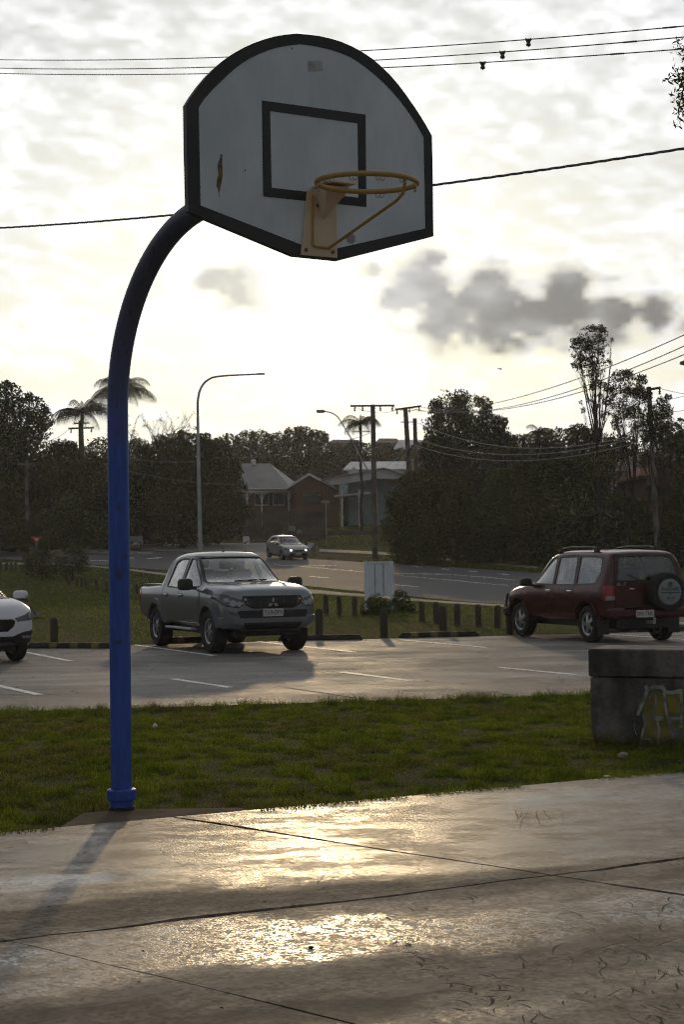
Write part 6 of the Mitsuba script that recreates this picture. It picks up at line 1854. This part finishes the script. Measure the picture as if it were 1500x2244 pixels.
# palms
def palm(label, u, v, Y, Rpx, seed, nf=17, u_base=None, v_trunk=None, r=0.16):
    rng = np.random.default_rng(seed)
    k = thing('palm_tree', label, 'palm tree', 'palms on the skyline')
    c = at(u, v, Y)
    R = Rpx * Y / F
    b = np.array([at(u_base or u, v, Y)[0], Y, zt(Y) - 0.2])
    part(k, 'trunk', tube(np.linspace(b, c, 8) + rng.normal(size=(8, 3)) * [0.03, 0.03, 0], np.linspace(r * 1.3, r * 0.8, 8), 10), 'bark', smooth=40)
    part(k, 'crownshaft', xf(lathe([(0, -R * .35), (r * 1.0, -R * .35), (r * 1.15, -R * .15), (r * .8, R * .1), (0, R * .2)], 10), trans(*c)), 'leaf_palm', smooth=40)
    for i in range(nf):
        az = 2 * PI * i / nf + rng.uniform(-.25, .25)
        e0 = rng.uniform(0.05, 1.25)
        L = R * rng.uniform(0.95, 1.25)
        d = np.array([math.cos(az), math.sin(az), 0])
        t = np.linspace(0, 1, 20)
        ang_ = e0 - (1.45 + 0.9 * e0 * 0.6) * t ** 1.25 * rng.uniform(0.9, 1.25)
        st = L / 19
        xs = np.concatenate([[0], np.cumsum(np.cos(ang_[:-1]) * st)])
        zs_ = np.concatenate([[0], np.cumsum(np.sin(ang_[:-1]) * st)])
        p = c + xs[:, None] * d + zs_[:, None] * np.array([0, 0, 1.0])
        ms = [tube(p, np.linspace(0.035, 0.008, 20), 4)]
        vs, fs = [], []
        side = np.cross(d, [0, 0, 1.0])
        for j in range(2, 20):
            for q in range(2):
                o = p[j] - (p[j] - p[j - 1]) * q * 0.5
                ll = L * 0.30 * math.sin(PI * min(1, 0.12 + 0.86 * t[j])) + 0.08
                for s in (1, -1):
                    tip = o + side * s * ll * 0.62 + np.array([0, 0, -1.0]) * ll * rng.uniform(0.7, 1.25) + (p[j] - p[j - 1]) / st * ll * 0.35
                    w = (p[j] - p[j - 1]) / st * 0.017 * (R / 2)
                    n0 = len(vs)
                    vs += [o - w, o + w, tip]
                    fs.append([n0, n0 + 1, n0 + 2])
        part(k, 'frond', cat(ms[0], trimesh.Trimesh(vs, fs, process=False)), 'leaf_palm', smooth=False)
    return k


palm('palm with long drooping fronds at left, beside the far power pole', 180, 905, 165, 70, 1, 21)
palm('palm behind the blue pole, the tallest of the left palms', 264, 858, 168, 80, 2, 24)
palm('small palm against the glow beside the tall power pole', 790, 928, 150, 50, 3, 17, r=0.13)
palm('low palm tuft poking above the trees right of the round tree', 1182, 948, 106, 36, 4, 13, r=0.1)
palm('low palm tuft beneath the leaning gum', 1266, 948, 104, 34, 5, 13, r=0.1)
palm('low fan of fronds left of the palm tufts, over the olive tree', 1148, 962, 107, 26, 6, 9, r=0.09)


# leafless tree behind the blue pole
def bare_tree():
    rng = np.random.default_rng(12)
    Y = 150
    k = thing('bare_tree', 'fine twigged almost leafless tree between the blue pole and the street lamp', 'tree')
    ms, tips = [], []

    def grow(p, d, L, r, depth):
        n = 5
        pts = [p]
        for _ in range(n):
            d = d + rng.normal(size=3) * 0.10
            d /= np.linalg.norm(d)
            pts.append(pts[-1] + d * L / n)
        ms.append(tube(pts, np.linspace(r, r * 0.62, n + 1), 5 if depth > 2 else 7, cap=False))
        if depth == 5:
            tips.append(pts[-1])
            return
        for _ in range(3 if depth < 2 else rng.integers(2, 4)):
            a = d + rng.normal(size=3) * 0.48 + [0, 0, 0.12]
            grow(pts[-1] if rng.uniform() < .7 else pts[3], a / np.linalg.norm(a), L * rng.uniform(0.66, 0.86), r * 0.60, depth + 1)
    b = np.array([at(318, 1000, Y)[0], Y, zt(Y)])
    grow(b, np.array([0.03, 0, 1.0]), 3.4, 0.20, 0)
    m = cat(ms)
    x0 = m.bounds
    tgt_top = at(320, 893, Y)[2]
    m.vertices = b + (m.vertices - b) * [1.08, 1.0, (tgt_top - b[2]) / (x0[1][2] - b[2])]
    part(k, 'branch', m, 'bark', smooth=40)
    tp = b + (np.array(tips) - b) * [1.08, 1.0, (tgt_top - b[2]) / (x0[1][2] - b[2])]
    v, f = leaf_cloud([(q, 0.22) for q in tp[::2]], 14, 0.09, rng, 0.5, 0.3, 2, 0, 0.9)
    part(k, 'crown', (v, f), 'leaf_olive', 'sparse last leaves at the twig ends', smooth=False)


bare_tree()
# ---------------------------------------------------------------- houses beyond the road
def wp(u, v, Y):
    return at(u, v, Y)


def quad_slab(pts, th):
    """A thin solid slab from a planar quad or triangle, thickened downwards."""
    p = np.asarray(pts, float)
    return trimesh.Trimesh(np.vstack([p, p - [0, 0, th]]), process=False).convex_hull


def ribs(a, b, c, d, n, r=0.03):
    """Standing seams on the roof plane a-b (eave) to d-c (ridge)."""
    a, b, c, d = map(np.asarray, (a, b, c, d))
    out = []
    for t in np.linspace(0.04, 0.96, n):
        p, q = a + (b - a) * t + [0, 0, r], d + (c - d) * t + [0, 0, r]
        out.append(tube([p, q], r, 4))
    return cat(out)


# brick house with hipped metal roof, veranda and gable
YH = 172
h1 = thing('house', 'brick house with grey metal hip roof, veranda and front gable', 'house')
fl = 1133
gz = zt(YH) - 0.5
a, b = wp(508, 1071, YH), wp(640, 1071, YH - 1)
r1, r2 = wp(530, 1016, YH + 5), wp(592, 1016, YH + 5)
bk_l, bk_r = a + [0, 11, 0], b + [1.5, 11, 0]
rf = part(h1, 'roof', cat(quad_slab([a, b, r2, r1], 0.12), quad_slab([bk_l, bk_r, r2, r1], 0.12), quad_slab([a, bk_l, r1], 0.12), quad_slab([b, bk_r, r2], 0.12)), 'roof_metal', smooth=False)
part(rf, 'seam', ribs(a, b, r2, r1, 12), 'roof_metal', kind='stuff')
part(rf, 'vent', xf(lathe([(0, 0), (.22, 0), (.22, .3), (.3, .42), (.2, .55), (0, .6)], 12), trans(*(wp(556, 1019, YH + 4.5)))), 'trim_white')
part(h1, 'gutter', tube([a + [0, -.05, -.02], b + [0, -.05, -.02]], 0.09, 6), 'trim_white')
zb = wp(560, 1074, YH)[2]
part(h1, 'veranda_beam', bx(a[0] + .3, b[0], YH - .3, YH - .1, zb - .28, zb - .05), 'trim_white', smooth=False)
wall = part(h1, 'wall', bx(a[0] + .5, b[0] + .5, YH + 2.0, YH + 10, gz, zb), 'brick', smooth=False)
for u0, u1, v0, v1 in ((560, 588, 1082, 1106), (600, 622, 1082, 1106)):
    p, q = wp(u0, v1, YH + 2), wp(u1, v0, YH + 2)
    w = part(h1, 'window', bx(p[0], q[0], YH + 1.96, YH + 2.04, p[2], q[2]), 'window_dark', smooth=False)
    part(w, 'frame', cat(bx(p[0] - .08, q[0] + .08, YH + 1.9, YH + 1.955, p[2] - .1, p[2]), bx(p[0] - .08, q[0] + .08, YH + 1.9, YH + 1.955, q[2], q[2] + .08), bx(p[0] - .08, p[0], YH + 1.9, YH + 1.955, p[2], q[2]), bx(q[0], q[0] + .08, YH + 1.9, YH + 1.955, p[2], q[2])), 'trim_white', smooth=False)
for u in (542, 574, 633):
    x = wp(u, 1080, YH)[0]
    pst = part(h1, 'veranda_post', bx(x - .07, x + .07, YH - .27, YH - .13, gz, zb - .28), 'trim_white', smooth=False)
    for s in (1, -1):
        part(pst, 'bracket', tube([[x + s * .07, YH - .2, zb - .95], [x + s * .2, YH - .2, zb - .55], [x + s * .55, YH - .2, zb - .30]], .035, 5), 'trim_white')
part(h1, 'balustrade', cat([bx(wp(540, 1, YH)[0], wp(632, 1, YH)[0], YH - .24, YH - .16, zb - 2.1, zb - 2.0)] + [bx(x - .02, x + .02, YH - .22, YH - .18, zb - 2.8, zb - 2.1) for x in np.arange(wp(540, 1, YH)[0], wp(632, 1, YH)[0], .14)]), 'fence_dark', smooth=False)
# gable wing
Yg = YH - 3
ap, el, er = wp(678, 1037, Yg), wp(624, 1070, Yg), wp(737, 1068, Yg)
gx0, gx1 = wp(632, 1, Yg)[0], wp(729, 1, Yg)[0]
ez = el[2] + .15
poly = [(gx0, gz), (gx1, gz), (gx1, ez), (ap[0], ap[2] - .12), (gx0, ez)]
gm = xf(prism(poly, 0, 6), basis([0, Yg + 6, 0], [1.0, 0, 0], [0, 0, 1.0], [0, -1.0, 0]))
part(h1, 'gable_wall', gm, 'brick', smooth=False)
rg = part(h1, 'gable_roof', cat(quad_slab([el, ap, ap + [0, 8, 0], el + [0, 8, 0]] + np.array([0, -.4, 0]), .1), quad_slab([er, ap, ap + [0, 8, 0], er + [0, 8, 0]] + np.array([0, -.4, 0]), .1)), 'roof_metal', smooth=False)
part(rg, 'barge_board', cat(quad_slab([el, ap, ap + [0, .06, 0], el + [0, .06, 0]] + np.array([0, -.47, .02]), .26), quad_slab([er, ap, ap + [0, .06, 0], er + [0, .06, 0]] + np.array([0, -.47, .02]), .26)), 'trim_white', smooth=False)
p, q = wp(664, 1104, Yg), wp(700, 1083, Yg)
w = part(h1, 'window', bx(p[0], q[0], Yg - .03, Yg + .05, p[2], q[2]), 'window_dark', smooth=False)
part(w, 'awning', quad_slab([[p[0] - .15, Yg - .05, q[2] + .2], [q[0] + .15, Yg - .05, q[2] + .2], [q[0] + .15, Yg - .7, q[2] - .2], [p[0] - .15, Yg - .7, q[2] - .2]], .04), 'fence_dark', smooth=False)
# dark paling fence and retaining wall in front
YF = 136
fx0, fx1 = at(525, 1150, YF)[0], at(715, 1150, YF)[0]
fz0, fz1 = zt(YF) - .2, at(600, 1121, YF)[2]
fence = thing('fence', 'dark timber paling fence below the brick house', 'fence')
npal = 46
for i in range(npal):
    x = fx0 + (fx1 - fx0) * i / npal
    part(fence, 'paling', bx(x + .008, x + (fx1 - fx0) / npal - .008, YF, YF + .03, fz0, fz1 + .03 * math.sin(i * 2.3), .004), 'fence_dark', smooth=False)
part(fence, 'rail', bx(fx0, fx1, YF + .031, YF + .10, fz0 + .5, fz0 + .6), 'fence_dark', smooth=False)
part(fence, 'rail', bx(fx0, fx1, YF + .031, YF + .10, fz1 - .5, fz1 - .4), 'fence_dark', smooth=False)
# lawn edging wall, right of the fence
rw = thing('retaining_wall', 'low dark retaining wall at the top of the far lawn', 'wall')
p, q = at(700, 1172, 146), at(870, 1166, 146)
for i in range(8):
    x0 = p[0] + (q[0] - p[0]) * i / 8
    x1 = p[0] + (q[0] - p[0]) * (i + 1) / 8
    part(rw, 'sleeper', bx(x0 + .01, x1 - .01, 146, 146.2, zt(146) - .3, p[2] + .3, .01), 'fence_dark', smooth=False)

# pale house with long sloping gable and open carport
Y2 = 166
h2 = thing('house', 'pale house with a long sloping roof edge and open carport behind the power pole', 'house')
A_, B_, C_ = wp(704, 1050, Y2), wp(842, 1024, Y2), wp(905, 1046, Y2)
part(h2, 'roof', cat(quad_slab([A_, B_, B_ + [0, 9, 0], A_ + [0, 9, 0]], .12), quad_slab([C_, B_, B_ + [0, 9, 0], C_ + [0, 9, 0]], .12)), 'roof_metal', smooth=False)
gz2 = zt(Y2) - .5
D_, E_ = wp(726, 1063, Y2), wp(845, 1046, Y2)
fas = Polygon([(A_[0] + .2, A_[2] - .10), (B_[0], B_[2] - .14), (wp(866, 1, Y2)[0], wp(866, 1032, Y2)[2]), (wp(866, 1, Y2)[0], wp(866, 1049, Y2)[2]), (wp(812, 1, Y2)[0], wp(812, 1049, Y2)[2]), (D_[0], D_[2])])
FB = lambda y: basis([0, y, 0], [1.0, 0, 0], [0, 0, 1.0], [0, -1.0, 0])
part(h2, 'fascia', xf(prism(fas.buffer(0), 0, .12), FB(Y2 + .45)), 'roof_pale', smooth=False)
part(h2, 'wall', bx(wp(729, 1, Y2)[0], wp(748, 1, Y2)[0], Y2 + .5, Y2 + .8, wp(1, 1092, Y2)[2], D_[2] + .1), 'wall_blue', smooth=False)
part(h2, 'wall', bx(wp(748, 1, Y2)[0], C_[0] - .4, Y2 + 4.5, Y2 + 9, gz2, wp(1, 1052, Y2)[2]), 'wall_blue', smooth=False)
part(h2, 'carport_roof', quad_slab([wp(733, 1085, Y2 - 1), wp(812, 1078, Y2 - 1), wp(812, 1078, Y2 - 1) + [0, 5.3, 0], wp(733, 1085, Y2 - 1) + [0, 5.3, 0]], .16), 'roof_pale', smooth=False)
for u in (735, 772, 810):
    x = wp(u, 1, Y2)[0]
    part(h2, 'carport_post', bx(x - .07, x + .07, Y2 - .9, Y2 - .76, gz2, wp(1, 1084, Y2)[2]), 'trim_white', smooth=False)
part(h2, 'lower_wall', bx(wp(735, 1, Y2)[0], wp(868, 1, Y2)[0], Y2 + 5.6, Y2 + 5.9, gz2, wp(1, 1086, Y2)[2]), 'fence_dark', smooth=False)
p, q = wp(846, 1062, Y2 + 4), wp(868, 1050, Y2 + 4)
part(h2, 'window', bx(p[0], q[0], Y2 + 4.4, Y2 + 4.49, p[2], q[2]), 'window_dark', smooth=False)

# flat grey roof behind
Y3 = 188
h3 = thing('house', 'low house with a flat pale grey roof behind the power poles', 'house')
p, q = wp(752, 1029, Y3), wp(897, 1027, Y3)
rp_, rq_ = wp(768, 1012, Y3 + 7), wp(893, 1011, Y3 + 7)
r3 = part(h3, 'roof', quad_slab([p, q, rq_, rp_], .15), 'roof_pale', smooth=False)
part(r3, 'seam', ribs(p, q, rq_, rp_, 14, .025), 'roof_pale', kind='stuff')
part(h3, 'wall', bx(p[0] + .5, q[0] - .5, Y3 + .6, Y3 + 6.5, zt(Y3) - .5, p[2] - .1), 'wall_pale', smooth=False)
part(h3, 'gable_end', xf(prism(Polygon([(p[0] - .2, p[2] - 1.6), (p[0] + 2.4, p[2] - .9), (p[0] + 1.2, p[2] + .3)]), 0, .2), FB(Y3 + .2)), 'trim_white', smooth=False)


def far_house(label, u0, u1, vr, ve, Y, roofm, wallm, hip=0.18):
    k = thing('house', label, 'house')
    a, b = wp(u0, ve, Y), wp(u1, ve, Y)
    L = b[0] - a[0]
    r1, r2 = wp(u0, vr, Y + 5) + [L * hip, 0, 0], wp(u1, vr, Y + 5) - [L * hip, 0, 0]
    bl, br_ = a + [0, 10, 0], b + [0, 10, 0]
    part(k, 'roof', cat(quad_slab([a, b, r2, r1], .15), quad_slab([bl, br_, r2, r1], .15), quad_slab([a, bl, r1], .15), quad_slab([b, br_, r2], .15)), roofm, smooth=False)
    part(k, 'wall', bx(a[0] + .6, b[0] - .6, Y + .6, Y + 9.4, min(zt(Y), a[2] - 3) - .5, a[2] - .1), wallm, smooth=False)
    for t in (0.25, 0.5, 0.75):
        x = a[0] + L * t
        part(k, 'window', bx(x - .6, x + .6, Y + .55, Y + .595, a[2] - 1.7, a[2] - .6), 'window_dark', smooth=False)


far_house('hilltop house with a long dark roof just right of the sun', 716, 800, 964, 971, 300, 'roof_tile', 'wall_pale')
far_house('hilltop house with a brown tiled roof left of the second power pole', 822, 880, 961, 970, 296, 'roof_tile', 'brick')
far_house('hilltop house with a pale blue grey roof behind the leaning poles', 862, 938, 964, 985, 285, 'roof_pale', 'wall_pale')
far_house('white walled house half hidden by gums at right', 1352, 1452, 1005, 1032, 112, 'roof_tile', 'wall_pale', 0.1)
far_house('red brick house in the dark trees at the right edge', 1400, 1560, 1008, 1042, 104, 'brick', 'brick', 0.1)
far_house('pale roofed house showing at the right edge above the trees', 1485, 1600, 938, 950, 130, 'roof_pale', 'wall_pale')
# ---------------------------------------------------------------- low evening haze
scene['air'] = {'type': 'homogeneous', 'albedo': {'type': 'rgb', 'value': [0.96, 0.95, 0.93]}, 'sigma_t': 0.00042, 'phase': {'type': 'hg', 'g': 0.35}}
scene['camera']['medium'] = {'type': 'ref', 'id': 'air'}
scene['haze'] = {'type': 'cube', 'to_world': T().translate([0, 1050, 20]).scale([910, 1460, 24]), 'bsdf': {'type': 'null'}, 'interior': {'type': 'ref', 'id': 'air'}}
labels['haze'] = {'label': 'thin warm evening haze over the park and the houses', 'kind': 'stuff'}
